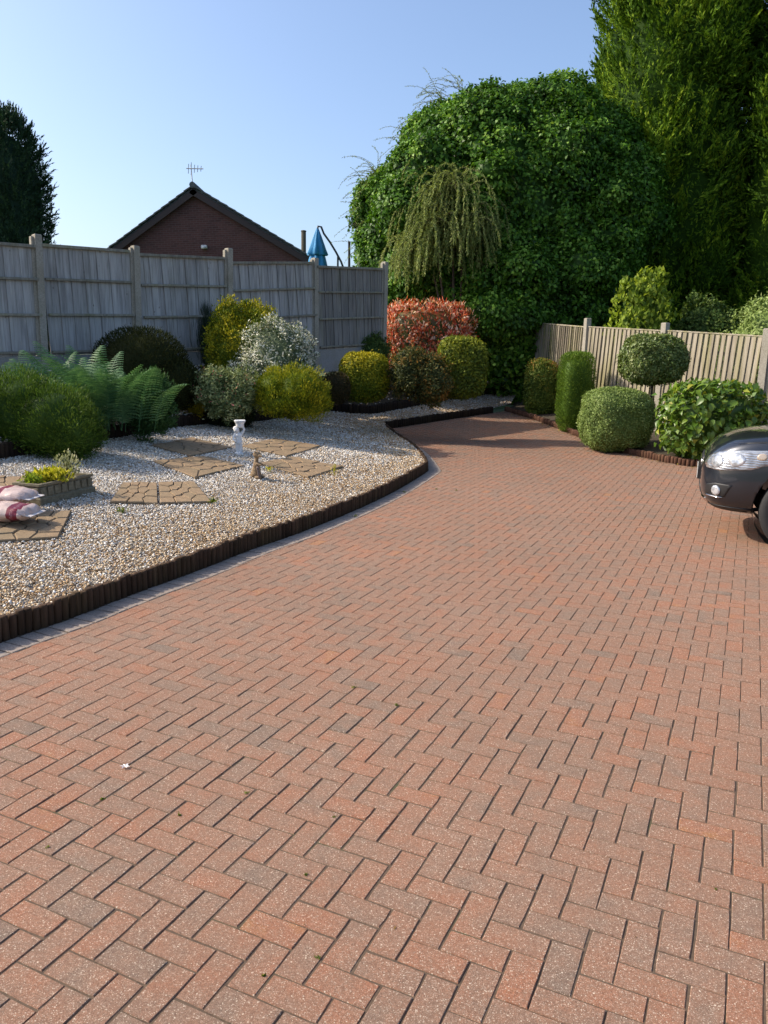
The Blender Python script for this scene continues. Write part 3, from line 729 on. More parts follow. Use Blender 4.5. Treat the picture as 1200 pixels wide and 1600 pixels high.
# ------------------------------------------------------------------ foliage builders
def unit(v): return v / (np.linalg.norm(v, axis=-1, keepdims=True) + 1e-9)
def rdir(r, n): return unit(r.normal(0, 1, (n, 3)))
def leaf_quads(P, D, N, L, Wd, fold=0.15):
    """one folded kite per leaf"""
    Sd = unit(np.cross(D, N)); N2 = np.cross(Sd, D)
    L = L[:, None]; Wd = Wd[:, None]
    mid = P + D * L * .42
    V = np.stack([P, mid - Sd * Wd * .5 + N2 * Wd * fold, P + D * L - N2 * L * .12, mid + Sd * Wd * .5 + N2 * Wd * fold], 1)
    return V.reshape(-1, 3), np.arange(len(P) * 4).reshape(-1, 4)
def superell(r, lobe, n, depth, bump, freq, seed, top_only=False):
    c = np.array(lobe[:3]); R = np.array(lobe[3:6]); p = lobe[6] if len(lobe) > 6 else 2.0
    d = rdir(r, n)
    q = (np.abs(d) ** p).sum(1) ** (-1 / p)
    rad = q * (1 - depth * r.random(n) ** 1.6)
    pt = d * rad[:, None]
    bmp = 1 + bump * noise3(d * R, freq, seed)
    Pw = c + pt * R * bmp[:, None]
    nrm = unit(np.sign(d) * np.abs(d * q[:, None]) ** (p - 1) / R)
    return Pw, nrm, bmp
def core_mesh(lobe, scale, bump, freq, seed, sub=3):
    bm = bmesh.new(); bmesh.ops.create_icosphere(bm, subdivisions=sub, radius=1)
    d = np.array([v.co[:] for v in bm.verts]); Fc = np.array([[v.index for v in f.verts] for f in bm.faces]); bm.free(); d = unit(d)
    R = np.array(lobe[3:6]); p = lobe[6] if len(lobe) > 6 else 2.0
    q = (np.abs(d) ** p).sum(1) ** (-1 / p); b = 1 + bump * noise3(d * R, freq, seed)
    return np.array(lobe[:3]) + d * q[:, None] * R * scale * b[:, None], Fc
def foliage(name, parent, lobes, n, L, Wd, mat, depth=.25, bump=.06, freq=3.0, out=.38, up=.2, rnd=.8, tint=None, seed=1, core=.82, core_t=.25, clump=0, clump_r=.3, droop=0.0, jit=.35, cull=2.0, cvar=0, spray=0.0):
    r = np.random.default_rng(seed)
    area = np.array([(l[3] * l[4] + l[4] * l[5] + l[3] * l[5]) for l in lobes]); cnt = (n * area / area.sum()).astype(int)
    Ps, Ns, Cs, As = [], [], [], []
    for i, l in enumerate(lobes):
        if clump:
            nc = max(6, cnt[i] // clump); cP, cN, _ = superell(r, l, nc, .08, bump, freq, seed + i)
            per = clump
            off = rdir(r, nc * per) * (clump_r * r.random(nc * per) ** .5)[:, None]
            ff = (off * np.repeat(cN, per, 0)).sum(1)[:, None] * np.repeat(cN, per, 0) * .4
            P_ = np.repeat(cP, per, 0) + off - ff; sz = np.repeat(r.uniform(-.12, .10, nc), per)
            P_ = P_ + np.repeat(cN, per, 0) * sz[:, None]
            N_ = unit(np.repeat(cN, per, 0) + off / clump_r * .7)
            AXc = np.zeros_like(P_)
            if spray:
                ax = unit(cN * .75 + np.array([0, 0, .85]) + r.normal(0, .28, (nc, 3))); tpar = r.random(nc * per); axr = np.repeat(ax, per, 0); ln = np.repeat(r.uniform(.6, 1.3, nc), per) * spray
                off = rdir(r, nc * per) * (clump_r * (1.02 - tpar) * r.random(nc * per) ** .5)[:, None]
                P_ = np.repeat(cP, per, 0) + axr * ((tpar - .35) * ln)[:, None] + off; N_ = unit(np.repeat(cN, per, 0) + off / clump_r * .8); AXc = unit(axr + off / clump_r * .6)
            extra, eN, _ = superell(r, l, int(cnt[i] * .45), depth, bump, freq, seed + i)
            P_ = np.r_[P_, extra]; N_ = np.r_[N_, eN]; cl = np.r_[np.repeat(r.normal(0, .5, nc), per), np.zeros(len(extra))]; AX = np.r_[AXc, np.zeros_like(extra)]
        else:
            P_, N_, _ = superell(r, l, cnt[i], depth, bump, freq, seed + i); cl = np.zeros(len(P_)); AX = np.zeros_like(P_)
        keep = np.ones(len(P_), bool)
        for j, m_ in enumerate(lobes):
            if j == i: continue
            p = m_[6] if len(m_) > 6 else 2.0
            v = (np.abs((P_ - np.array(m_[:3])) / np.array(m_[3:6])) ** p).sum(1); keep &= v > .62
        keep &= N_[:, 1] < cull
        Ps.append(P_[keep]); Ns.append(N_[keep]); Cs.append(cl[keep]); As.append(AX[keep])
    P_ = np.concatenate(Ps); N_ = np.concatenate(Ns); n = len(P_)
    P_ = P_ + N_ * (r.exponential(L * .28, n) * (r.random(n) < .22))[:, None]
    AX = np.concatenate(As); hasax = (np.abs(AX).sum(1) > 0)[:, None]
    D = unit(np.where(hasax, AX * 1.2 + rdir(r, n) * .5, N_ * out + np.array([0, 0, up - droop]) + rdir(r, n) * rnd))
    Nf = unit(N_ * 1.1 + np.array([0, 0, .45]) + rdir(r, n) * .6)
    Ll = L * r.uniform(1 - jit, 1 + jit, n); Ww = Wd * r.uniform(1 - jit, 1 + jit, n)
    V, Fc = leaf_quads(P_ - D * Ll[:, None] * .4, D, Nf, Ll, Ww)
    tt = r.uniform(0, 1, n) if tint is None else tint(P_, N_, r)
    cc = np.concatenate(Cs); tt = np.where(tt > .68, tt, np.clip(tt + .28 * cc, 0, .8)) if tint is not None and cvar == 0 else np.clip(tt + cvar * cc, 0, 1)
    F4 = [Fc]; T = [tt]; Vs = [V]
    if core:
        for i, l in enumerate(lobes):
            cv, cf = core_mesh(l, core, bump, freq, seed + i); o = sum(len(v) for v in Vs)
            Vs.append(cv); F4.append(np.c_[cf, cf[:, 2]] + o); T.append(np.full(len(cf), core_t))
    me = bpy.data.meshes.new(name); V = np.concatenate(Vs)
    quads = F4[0]; tris = np.concatenate([f[:, :3] for f in F4[1:]]) if core else np.zeros((0, 3), int)
    me.vertices.add(len(V)); me.vertices.foreach_set('co', np.ascontiguousarray(V, np.float32).ravel())
    nl = quads.size + tris.size; me.loops.add(nl); me.loops.foreach_set('vertex_index', np.concatenate([quads.ravel(), tris.ravel()]).astype(np.int32))
    npoly = len(quads) + len(tris); me.polygons.add(npoly)
    me.polygons.foreach_set('loop_start', np.concatenate([np.arange(len(quads)) * 4, quads.size + np.arange(len(tris)) * 3]).astype(np.int32))
    me.polygons.foreach_set('loop_total', np.concatenate([np.full(len(quads), 4), np.full(len(tris), 3)]).astype(np.int32))
    me.update(calc_edges=True)
    a = me.attributes.new('tint', 'FLOAT', 'FACE'); a.data.foreach_set('value', np.concatenate(T).astype(np.float32))
    return link(name, me, parent, mat)
def stems(name, parent, base, spread, hgt, n, r, mat, seed=1):
    rr = np.random.default_rng(seed); b = MB()
    for i in range(n):
        a = rr.random() * 6.28; s = spread * rr.uniform(.3, 1); e = (base[0] + math.cos(a) * s, base[1] + math.sin(a) * s, base[2] + hgt * rr.uniform(.7, 1))
        m_ = (base[0] + math.cos(a) * s * .35, base[1] + math.sin(a) * s * .35, base[2] + hgt * .45)
        b.tube([(base[0] + math.cos(a) * r * 2, base[1] + math.sin(a) * r * 2, base[2] - .08), m_, e], [r, r * .75, r * .3], 5)
    return b.build(name, mat, parent)

G = {}
G['heather'] = leaf_mat('heather_green', [(0, (0.028, 0.060, 0.008)), (.5, (0.064, 0.122, 0.013)), (1, (0.14, 0.21, 0.026))], .28, .6, .2)
G['darkheather'] = leaf_mat('dark_heather', [(0, (0.016, 0.019, 0.007)), (.5, (0.034, 0.042, 0.012)), (1, (0.060, 0.066, 0.020))], .15, .8, .1)
G['fern'] = leaf_mat('fern_green', [(0, (0.025, 0.075, 0.032)), (.5, (0.062, 0.150, 0.060)), (1, (0.13, 0.245, 0.095))], .3, .55, .25)
G['fine'] = leaf_mat('fine_green', [(0, (0.025, 0.066, 0.019)), (.5, (0.056, 0.126, 0.036)), (1, (0.094, 0.180, 0.060))], .25)
G['broom'] = leaf_mat('broom_dark', [(0, (0.012, 0.025, 0.012)), (1, (0.035, 0.055, 0.025))], .15)
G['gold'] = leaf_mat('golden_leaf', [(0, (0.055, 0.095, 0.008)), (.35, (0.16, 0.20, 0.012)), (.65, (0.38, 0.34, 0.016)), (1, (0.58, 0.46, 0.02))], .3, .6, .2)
G['goldfine'] = leaf_mat('golden_heather', [(0, (0.06, 0.10, 0.008)), (.4, (0.16, 0.21, 0.012)), (.7, (0.35, 0.34, 0.016)), (1, (0.52, 0.42, 0.02))], .25, .6, .2)
G['whiteflower'] = leaf_mat('white_flower_shrub', [(0, (0.05, 0.085, 0.035)), (.35, (0.12, 0.16, 0.08)), (.6, (0.25, 0.29, 0.17)), (.70, (0.70, 0.69, 0.56)), (1, (0.80, 0.79, 0.70))], .25, .5, .3)
G['pieris'] = leaf_mat('pieris_leaf', [(0, (0.07, 0.12, 0.045)), (.4, (0.20, 0.25, 0.10)), (.75, (0.42, 0.45, 0.22)), (.88, (0.50, 0.45, 0.25)), (.93, (0.60, 0.18, 0.15)), (1, (0.65, 0.24, 0.2))], .25)
G['yellow'] = leaf_mat('yellow_carpet', [(0, (0.12, 0.14, 0.012)), (.4, (0.38, 0.32, 0.018)), (1, (0.60, 0.46, 0.03))], .25)
G['brown'] = leaf_mat('brown_heather', [(0, (0.022, 0.022, 0.010)), (.5, (0.055, 0.048, 0.018)), (1, (0.11, 0.075, 0.03))], .2)
G['green'] = leaf_mat('mid_green_leaf', [(0, (0.033, 0.065, 0.014)), (.5, (0.072, 0.130, 0.026)), (1, (0.156, 0.208, 0.048))], .3)
G['photinia'] = leaf_mat('red_photinia', [(0, (0.035, 0.06, 0.016)), (.22, (0.10, 0.11, 0.028)), (.34, (0.42, 0.055, 0.022)), (.62, (0.66, 0.10, 0.035)), (.82, (0.74, 0.26, 0.11)), (1, (0.78, 0.56, 0.42))], .35, .45, .4)
G['orange'] = leaf_mat('orange_green_leaf', [(0, (0.033, 0.050, 0.018)), (.5, (0.098, 0.106, 0.026)), (.75, (0.286, 0.163, 0.036)), (1, (0.546, 0.237, 0.060))], .3)
G['yellowgreen'] = leaf_mat('yellow_green_leaf', [(0, (0.047, 0.074, 0.012)), (.5, (0.135, 0.176, 0.017)), (1, (0.351, 0.351, 0.030))], .3)
G['ivy'] = leaf_mat('ivy_leaf', [(0, (0.022, 0.060, 0.007)), (.45, (0.056, 0.145, 0.012)), (.8, (0.125, 0.265, 0.024)), (1, (0.25, 0.40, 0.06))], .3, .5, .25)
G['willow'] = leaf_mat('olive_drooping_leaf', [(0, (0.11, 0.15, 0.035)), (.5, (0.24, 0.30, 0.08)), (1, (0.44, 0.48, 0.17))], .35, .6, .2)
G['cypress'] = leaf_mat('golden_cypress', [(0, (0.030, 0.070, 0.007)), (.45, (0.075, 0.155, 0.011)), (.8, (0.17, 0.28, 0.018)), (1, (0.30, 0.40, 0.03))], .3, .7, .1)
G['cypressdark'] = leaf_mat('dark_cypress', [(0, (0.010, 0.029, 0.014)), (.5, (0.026, 0.062, 0.029)), (1, (0.058, 0.111, 0.042))], .2)
G['lime'] = leaf_mat('lime_leaf', [(0, (0.075, 0.125, 0.013)), (.5, (0.200, 0.288, 0.024)), (1, (0.375, 0.450, 0.055))], .4)
G['hedge'] = leaf_mat('conifer_clipped', [(0, (0.047, 0.095, 0.012)), (.5, (0.121, 0.209, 0.022)), (1, (0.216, 0.311, 0.036))], .25)
G['ball'] = leaf_mat('grey_green_ball', [(0, (0.10, 0.15, 0.035)), (.5, (0.20, 0.28, 0.07)), (1, (0.34, 0.41, 0.15))], .25, .6, .2)
G['lolly'] = leaf_mat('variegated_holly', [(0, (0.06, 0.10, 0.018)), (.5, (0.125, 0.18, 0.04)), (.85, (0.24, 0.28, 0.09)), (1, (0.40, 0.41, 0.2))], .2, .45, .35)
G['hydrangea'] = leaf_mat('broad_green_leaf', [(0, (0.045, 0.095, 0.012)), (.5, (0.10, 0.19, 0.022)), (.85, (0.18, 0.27, 0.03)), (1, (0.36, 0.36, 0.045))], .35, .4, .5)
G['redtip'] = leaf_mat('red_tipped_leaf', [(0, (0.045, 0.085, 0.014)), (.5, (0.12, 0.18, 0.025)), (.75, (0.24, 0.22, 0.035)), (1, (0.40, 0.15, 0.04))], .3, .6, .2)
G['trough_lime'] = leaf_mat('lime_yellow_leaf', [(0, (0.20, 0.22, 0.015)), (.5, (0.46, 0.44, 0.03)), (1, (0.62, 0.54, 0.06))], .4)
G['varieg'] = leaf_mat('cream_variegated_leaf', [(0, (0.12, 0.14, 0.06)), (.5, (0.42, 0.42, 0.24)), (1, (0.62, 0.60, 0.42))], .35)
G['weed'] = leaf_mat('weed_green', [(0, (0.06, 0.10, 0.015)), (.5, (0.13, 0.18, 0.025)), (1, (0.26, 0.28, 0.04))], .3)

SEED = [10]
def shrub(name, label, box, zf, leaf, n, L, Wd, p=2.4, dep=0.9, lobes=None, cat='shrub', stem=True, Y=None, sink=.12, **kw):
    """box = left, right, top, bottom in the photograph; stands on zf where its foot is seen"""
    x0, x1, y0, y1 = box; xc = (x0 + x1) / 2
    if Y is None: Y = onz(xc, y1, zf)[1]
    w = (x1 - x0) / 2 * Y / FPX; Yc = Y + w * dep * .8
    w = (x1 - x0) / 2 * Yc / FPX * .97
    c = at(xc, (y0 + y1) / 2, Yc); zt = at(xc, y0, Yc - w * dep * .35)[2]; zb = at(xc, y1, Yc - w * dep * .6)[2]
    gz = float(zf(c[0], c[1])); zb = min(zb, gz + (.12 if stem else .03)) - sink * .5
    SEED[0] += 3; hz = (zt - zb) / 2
    root = empty(name, (c[0], c[1], gz)); tag(root, label, cat)
    base_lobe = (0, 0, (zt + zb) / 2 - gz, w, w * dep, hz, p)
    if lobes is None: lb = [base_lobe]
    else: lb = [(fx * w, fy * w * dep, (zt + zb) / 2 - gz + fz_ * hz, sx * w, sy * w * dep, sz * hz, pp) for fx, fy, fz_, sx, sy, sz, pp in lobes]
    f = foliage('foliage', root, lb, n, L, Wd, leaf, seed=SEED[0], **kw)
    stems('stem', root, (0, 0, 0), w * .6, max(.2, (zt - gz) * .7), 6, .018, M['twig'], SEED[0])
    return root
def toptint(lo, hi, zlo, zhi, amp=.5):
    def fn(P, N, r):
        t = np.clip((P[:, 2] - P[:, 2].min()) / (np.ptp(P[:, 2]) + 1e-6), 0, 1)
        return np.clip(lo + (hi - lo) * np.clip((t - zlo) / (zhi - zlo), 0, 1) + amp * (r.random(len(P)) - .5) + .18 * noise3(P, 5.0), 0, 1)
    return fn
def patchy(mid, amp, sc=3.0, namp=.3, thr=None, hi=.9):
    def fn(P, N, r):
        t = mid + amp * (r.random(len(P)) - .5) + namp * noise3(P, sc)
        if thr is not None:
            s = (r.random(len(P)) < thr * np.clip(.7 + .9 * noise3(P, sc * .8, 4), 0, 2)) & (N[:, 2] > -.2)
            t = np.where(s, hi + .1 * r.random(len(P)), np.minimum(t, .6))
        return np.clip(t, 0, 1)
    return fn

# --- back bed, from left to right
shrub('heather_mound', 'bright green low heather mound at the left edge in front of the fern', (-50, 152, 586, 716), bed_z, G['heather'], 26000, .05, .010, p=2.2, dep=.8, Y=9.1, stem=False,
      lobes=[(-.35, .1, .0, .65, .8, 1.0, 2.4), (.30, 0, -.15, .66, .75, .85, 2.4), (.66, -.1, -.4, .36, .6, .60, 2.4), (-.8, -.1, -.1, .5, .7, .9, 2.4)], out=1, up=.7, rnd=.55, bump=.13, freq=5, clump=30, clump_r=.12, tint=patchy(.5, .6))
shrub('heather_dome', 'smooth dark brownish-green heather dome behind the fern', (140, 314, 508, 640), bed_z, G['darkheather'], 26000, .055, .012, p=2.3, dep=.8, out=1, up=.5, rnd=.5, bump=.03, freq=4,
      lobes=[(-.1, .1, 0, .88, .9, .98, 2.2), (.42, 0, -.35, .6, .75, .65, 2.2)], tint=patchy(.45, .5))
shrub('leafy_shrub', 'fine-leaved mid green shrub at the right foot of the fern', (200, 268, 588, 668), bed_z, G['fine'], 9000, .055, .016, out=.9, up=.9, rnd=.5, bump=.16, freq=8, clump=24, clump_r=.09, tint=patchy(.5, .7))
shrub('broom_shrub', 'dark wispy upright broom against the fence beside the yellow shrub', (300, 340, 478, 575), bed_z, G['broom'], 6000, .26, .006, p=2.0, out=.35, up=1.8, rnd=.4, core=0, bump=.3, freq=5, depth=.9)
shrub('spiraea_shrub', 'yellow-green loose shrub behind the white-flowering bush', (318, 442, 460, 585), bed_z, G['gold'], 15000, .055, .026, Y=14.5, clump=26, clump_r=.13, bump=.16, freq=4,
      lobes=[(-.15, 0, -.1, .85, .9, .9, 2.2), (.35, 0, .1, .6, .8, .75, 2.2), (-.3, -.2, .35, .45, .5, .55, 2)], tint=patchy(.42, .5, 3, .35), out=.8, up=.7)
shrub('flowering_shrub', 'rounded shrub covered in small white flowers in front of the yellow-green one', (365, 492, 500, 592), bed_z, G['whiteflower'], 15000, .05, .022, Y=13.9, clump=22, clump_r=.11, bump=.12, freq=5,
      lobes=[(.1, 0, 0, .88, .9, 1.0, 2.3), (-.5, -.1, -.35, .5, .7, .6, 2.2)], tint=patchy(.42, .5, 4, .2, .7, .72))
shrub('pieris_shrub', 'pale green shrub with pink shoot tips left of the golden heather', (308, 402, 570, 647), bed_z, G['pieris'], 9000, .06, .02, clump=16, clump_r=.09, bump=.18, freq=6,
      lobes=[(-.45, 0, .1, .5, .7, .75, 2.2), (.4, 0, 0, .55, .7, .8, 2.2), (0, -.2, -.4, .7, .6, .55, 2.2)], tint=patchy(.42, .55, 5, .2, .05, .93), core=.7)
shrub('carpet_plant', 'small bright yellow carpet plant beside the dark green mound', (276, 328, 616, 650), bed_z, G['yellow'], 4500, .035, .014, clump=14, clump_r=.06, bump=.2, freq=9, tint=patchy(.55, .6), core=.75)
shrub('heather_mound', 'low dark green heather mound spilling over the edging near the white statue', (312, 398, 622, 668), gravel_z, G['broom'], 11000, .07, .010, Y=13.6, out=.8, up=.9, rnd=.6, bump=.12, freq=7, dep=.8, tint=patchy(.75, .5))
shrub('heather_mound', 'golden-yellow heather mound in the middle of the back bed', (400, 512, 576, 646), bed_z, G['goldfine'], 22000, .05, .013, out=.9, up=.9, rnd=.5, bump=.12, freq=7, clump=26, clump_r=.10,
      lobes=[(-.5, .2, .05, .5, .8, .85, 2.3), (.22, 0, .0, .72, .85, .98, 2.2), (.45, 0, -.3, .52, .8, .75, 2.3), (0, 0, -.5, .92, .8, .5, 2.4)], tint=patchy(.5, .6, 4, .3))
shrub('heather_mound', 'small brownish heather between the golden heather and the golden clipped ball', (502, 548, 582, 628), bed_z, G['brown'], 5000, .045, .012, out=.9, up=.8, bump=.1, freq=7)
shrub('leafy_shrub', 'loose mid green shrub behind the golden clipped ball', (538, 608, 522, 570), bed_z, G['green'], 6000, .07, .03, bump=.2, freq=6, clump=16, clump_r=.12)
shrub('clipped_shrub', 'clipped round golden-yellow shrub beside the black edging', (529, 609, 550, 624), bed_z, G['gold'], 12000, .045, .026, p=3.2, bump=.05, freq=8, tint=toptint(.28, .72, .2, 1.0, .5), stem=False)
shrub('clipped_shrub', 'clipped green shrub with orange shoots between the golden ball and the square one', (612, 706, 545, 625), bed_z, G['orange'], 11000, .06, .028, p=2.6, bump=.16, freq=6, clump=18, clump_r=.12, lobes=[(-.45, .1, .1, .52, .8, .82, 2.6), (.35, 0, -.15, .6, .8, .82, 2.4)], tint=patchy(.42, .7, 3, .35))
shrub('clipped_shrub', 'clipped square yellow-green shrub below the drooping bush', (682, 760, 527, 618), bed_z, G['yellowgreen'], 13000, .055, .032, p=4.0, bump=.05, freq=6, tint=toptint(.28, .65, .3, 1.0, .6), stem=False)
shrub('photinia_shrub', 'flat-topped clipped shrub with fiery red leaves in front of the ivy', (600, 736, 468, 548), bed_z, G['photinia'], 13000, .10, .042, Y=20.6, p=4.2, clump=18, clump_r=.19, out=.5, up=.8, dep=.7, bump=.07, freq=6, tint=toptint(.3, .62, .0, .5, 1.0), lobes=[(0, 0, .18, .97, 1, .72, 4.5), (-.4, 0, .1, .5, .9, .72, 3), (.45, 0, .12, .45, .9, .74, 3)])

# --- right border
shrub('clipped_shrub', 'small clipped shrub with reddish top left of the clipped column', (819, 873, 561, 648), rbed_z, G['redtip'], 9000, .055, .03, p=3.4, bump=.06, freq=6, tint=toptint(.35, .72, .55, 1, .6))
shrub('clipped_conifer', 'clipped bright green flat-topped conifer column', (872, 926, 550, 672), rbed_z, G['hedge'], 16000, .05, .014, p=5.0, dep=1.0, out=.9, up=.7, rnd=.45, bump=.025, freq=7, stem=False, tint=patchy(.5, .6))
shrub('clipped_shrub', 'clipped broad grey-green ball in front of the right fence', (906, 1020, 606, 702), rbed_z, G['ball'], 30000, .036, .022, p=2.9, bump=.09, freq=4.5, stem=False, depth=.1, core=.93, core_t=.4, up=.1, rnd=.6, tint=patchy(.55, .6))
def big_leaf_mesh(name, L, Wd, mat):
    V = []; n = 6
    for i in range(n + 1):
        t = i / n; w_ = Wd * .5 * math.sin(math.pi * min(1, .06 + t * .94) ** .75) * (1 if i < n else 0.02); z = .05 * L - L * .35 * t * t
        V += [(-w_, L * t, z + w_ * .35), (0, L * t, z), (w_, L * t, z + w_ * .35)]
    Fc = []
    for i in range(n):
        a = i * 3; Fc += [(a, a + 1, a + 4, a + 3), (a + 1, a + 2, a + 5, a + 4)]
    me = mesh_np(name, np.array(V), np.array(Fc), None, True); me.materials.append(mat); return me
hyd = shrub('broadleaf_shrub', 'broad-leaved bright green bush beside the parked car', (1034, 1188, 596, 716), rbed_z, G['hydrangea'], 2600, .12, .075, Y=13.3, p=3.0, dep=.75, bump=.08, freq=4, core=.78, out=.8, up=.1, rnd=.7)
r_ = np.random.default_rng(5)
hm = []
for q in range(6):
    me = big_leaf_mesh('leaf', .15, .10, G['hydrangea']); a_ = me.attributes.new('tint', 'FLOAT', 'FACE'); a_.data.foreach_set('value', np.full(len(me.polygons), [.3, .45, .6, .7, .85, 1.0][q], np.float32)); hm.append(me)
_w = (1188 - 1034) / 2 * 14.2 / FPX
zt_, zb_ = at(1111, 596, 13.9)[2] - hyd.location.z, .05
P_, N_, _ = superell(r_, (0, 0, (zt_ + zb_) / 2, _w * .97, _w * .75, (zt_ - zb_) / 2, 3.0), 700, .06, .08, 4, 46)
vis = (N_[:, 1] < .25) ; P_, N_ = P_[vis][:290], N_[vis][:290]
for p_, n_ in zip(P_, N_):
    o = link('leaf', hm[int(np.clip(r_.normal(2.2, 1.4), 0, 5))], hyd)
    yv = Vector(unit(n_ * .55 + np.array([0, 0, -.45]) + r_.normal(0, .45, 3))); zv = Vector(unit(n_ + np.array([0, 0, .7]) + r_.normal(0, .25, 3)))
    xv = yv.cross(zv).normalized(); zv = xv.cross(yv)
    s = r_.uniform(.7, 1.25); o.matrix_local = Matrix.Translation(Vector(p_) - yv * .05) @ Matrix((xv, yv, zv)).transposed().to_4x4() @ Matrix.Scale(s, 4)
# lollipop tree
LY = onz(1022, 692, rbed_z)[1]; lp = at(1022, 562, LY); lw = 50 * LY / FPX; lgz = float(rbed_z(lp[0], lp[1]))
lol = empty('lollipop_tree', (lp[0], lp[1], lgz)); tag(lol, 'clipped round-headed holly standard on a bare stem before the right fence', 'tree')
foliage('crown', lol, [(-.02, 0, lp[2] - lgz, lw * .98, lw * .9, 38 * LY / FPX, 2.5)], 17000, .055, .03, G['lolly'], seed=77, bump=.11, freq=5, tint=patchy(.5, .7, 4, .2), depth=.14, core=.9, core_t=.4)
b = MB(); b.tube([(.03, 0, -.1), (.0, 0, .45), (.02, 0, lp[2] - lgz)], [.035, .03, .02], 8); b.build('trunk', M['bark'], lol, True)

# --- fern
fp = at(160, 640, 11.0); fgz = float(bed_z(fp[0], fp[1]))
fern = empty('fern', (fp[0], fp[1], fgz)); tag(fern, 'large spreading green fern with long arching fronds in the left bed', 'fern')
def frond_mesh(Lf, arch, seed):
    r = np.random.default_rng(seed); n = 26; P = []; x, z, a = 0., 0., math.radians(82)
    for i in range(n + 1):
        P.append((x, z)); st = Lf / n; a -= arch / n * (0.5 + 1.4 * i / n); x += math.cos(a) * st; z += math.sin(a) * st
    P = np.array(P); V = []; Fc = []; T = []
    def quad(a_, b_, c_, d_, t):
        o = len(V); V.extend([a_, b_, c_, d_]); Fc.append((o, o + 1, o + 2, o + 3)); T.append(t)
    for i in range(n):
        p, q = P[i], P[i + 1]; w_ = .006 * (1 - i / n) + .0015
        quad((p[0], -w_, p[1]), (p[0], w_, p[1]), (q[0], w_, q[1]), (q[0], -w_, q[1]), .5)
    for i in range(4, n + 1):
        t = i / n; ln = Lf * .21 * (math.sin(math.pi * (t * .80 + .12)) ** .9) * (1 - .25 * t); d = P[min(i, n)] - P[i - 1]; d = d / np.hypot(*d)
        for sg in (-1, 1):
            tt = .3 + .6 * r.random(); nsub = 5
            for k in range(nsub):
                u0, u1 = k / nsub, (k + 1) / nsub; wp = Lf * .026 * (1 - .75 * u0)
                def pt_(u, s): return (P[i][0] + d[0] * (ln * u * .45 + s), sg * ln * u, P[i][1] + d[1] * (ln * u * .45 + s) - ln * .32 * u * u)
                quad(pt_(u0 + .03, -wp * .5), pt_(u1 - .02, -wp * .4), pt_(u1 - .0, wp * .35), pt_(u0, wp * .55), tt)
    me = mesh_np('frond', np.array(V), np.array(Fc), np.array(T)); me.materials.append(G['fern']); return me
fm = [frond_mesh(l, a, i) for i, (l, a) in enumerate([(1.3, .8), (1.2, 1.15), (1.05, .75), (1.4, .95), (.9, 1.6)])]
r_ = np.random.default_rng(21)
for q in range(150):
    cx_ = r_.normal(-.16, .30); cy_ = r_.normal(0, .22)
    o = link('frond', fm[r_.integers(5)], fern); o.location = (cx_, cy_ - .05, r_.uniform(-.03, .05) + .06 * (cy_ > 0)); s = r_.uniform(.58, .92); o.scale = (s, s, s)
    o.rotation_euler = (r_.normal(0, .15), r_.normal(0.0, .16), math.atan2(cy_ * 1.2, cx_) + r_.normal(0, .9))

# --- trees
def conifer(name, label, lobes, loc, n, leaf, L, Wd, seed, trunk=.25, parts=None, **kw):
    root = empty(name, loc); tag(root, label, 'tree')
    foliage('crown', root, lobes, n, L, Wd, leaf, seed=seed, **kw)
    top = max(l[2] + l[5] for l in lobes) * .8
    b = MB(); b.tube([(0, 0, -.2), (.05, .03, top * .5), (0, 0, top)], [trunk, trunk * .7, trunk * .15], 9); b.build('trunk', M['bark'], root, True); return root
# cypress far left behind fence
cy = 24.0; c0 = at(12, 300, cy); zt = at(12, 222, cy)[2]; wr = 52 * cy / FPX; gb = 1.3
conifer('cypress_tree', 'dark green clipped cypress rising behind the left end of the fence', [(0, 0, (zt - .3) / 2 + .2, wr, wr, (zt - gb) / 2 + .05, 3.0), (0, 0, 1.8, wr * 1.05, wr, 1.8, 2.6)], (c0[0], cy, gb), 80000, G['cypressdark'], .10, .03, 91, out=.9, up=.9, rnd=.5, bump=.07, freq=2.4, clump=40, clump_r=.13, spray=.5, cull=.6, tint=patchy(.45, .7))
# ivy-clad tree
iy = 24.5
def pl(x, y, Y, rx, ry, rz_, p=2.2):   # lobe from pixels; radii in pixels
    c = at(x, y, Y); k_ = Y / FPX; return (c[0], c[1], c[2], rx * k_, ry * k_, rz_ * k_, p)
ib = at(800, 560, iy); igz = 0.6
ivl = [pl(800, 345, 25.2, 185, 150, 165), pl(705, 375, 24.6, 100, 105, 140), pl(870, 300, 25.0, 105, 110, 112), pl(655, 365, 25.2, 58, 80, 100), pl(800, 440, 24.0, 140, 110, 110), pl(920, 390, 24.6, 75, 90, 118), pl(690, 500, 24.6, 95, 95, 85), pl(820, 505, 23.6, 80, 70, 80), pl(628, 355, 25.2, 34, 50, 62), pl(775, 240, 25.4, 88, 90, 72), pl(850, 235, 25.4, 85, 90, 74), pl(915, 275, 25.6, 70, 80, 80)]
_r = np.random.default_rng(3); _sub = []
for l in ivl:
    q_, n_, _ = superell(_r, l, 20, .04, .05, 1.5, 1)
    for a_, b_ in zip(q_, n_):
        if b_[1] < .45 and all((np.abs((a_ - np.array(m_[:3])) / np.array(m_[3:6])) ** 2).sum() > .8 for m_ in ivl if m_ is not l):
            rr = _r.uniform(.5, 1.15); _sub.append((*(a_ - b_ * rr * .25 - np.array([0, 0, .15])), rr * 1.15, rr, rr * _r.uniform(.7, .95), 2.0))
ivl = ivl + _sub
ivl = [(l[0] - ib[0], l[1] - iy, l[2] - igz, *l[3:]) for l in ivl]
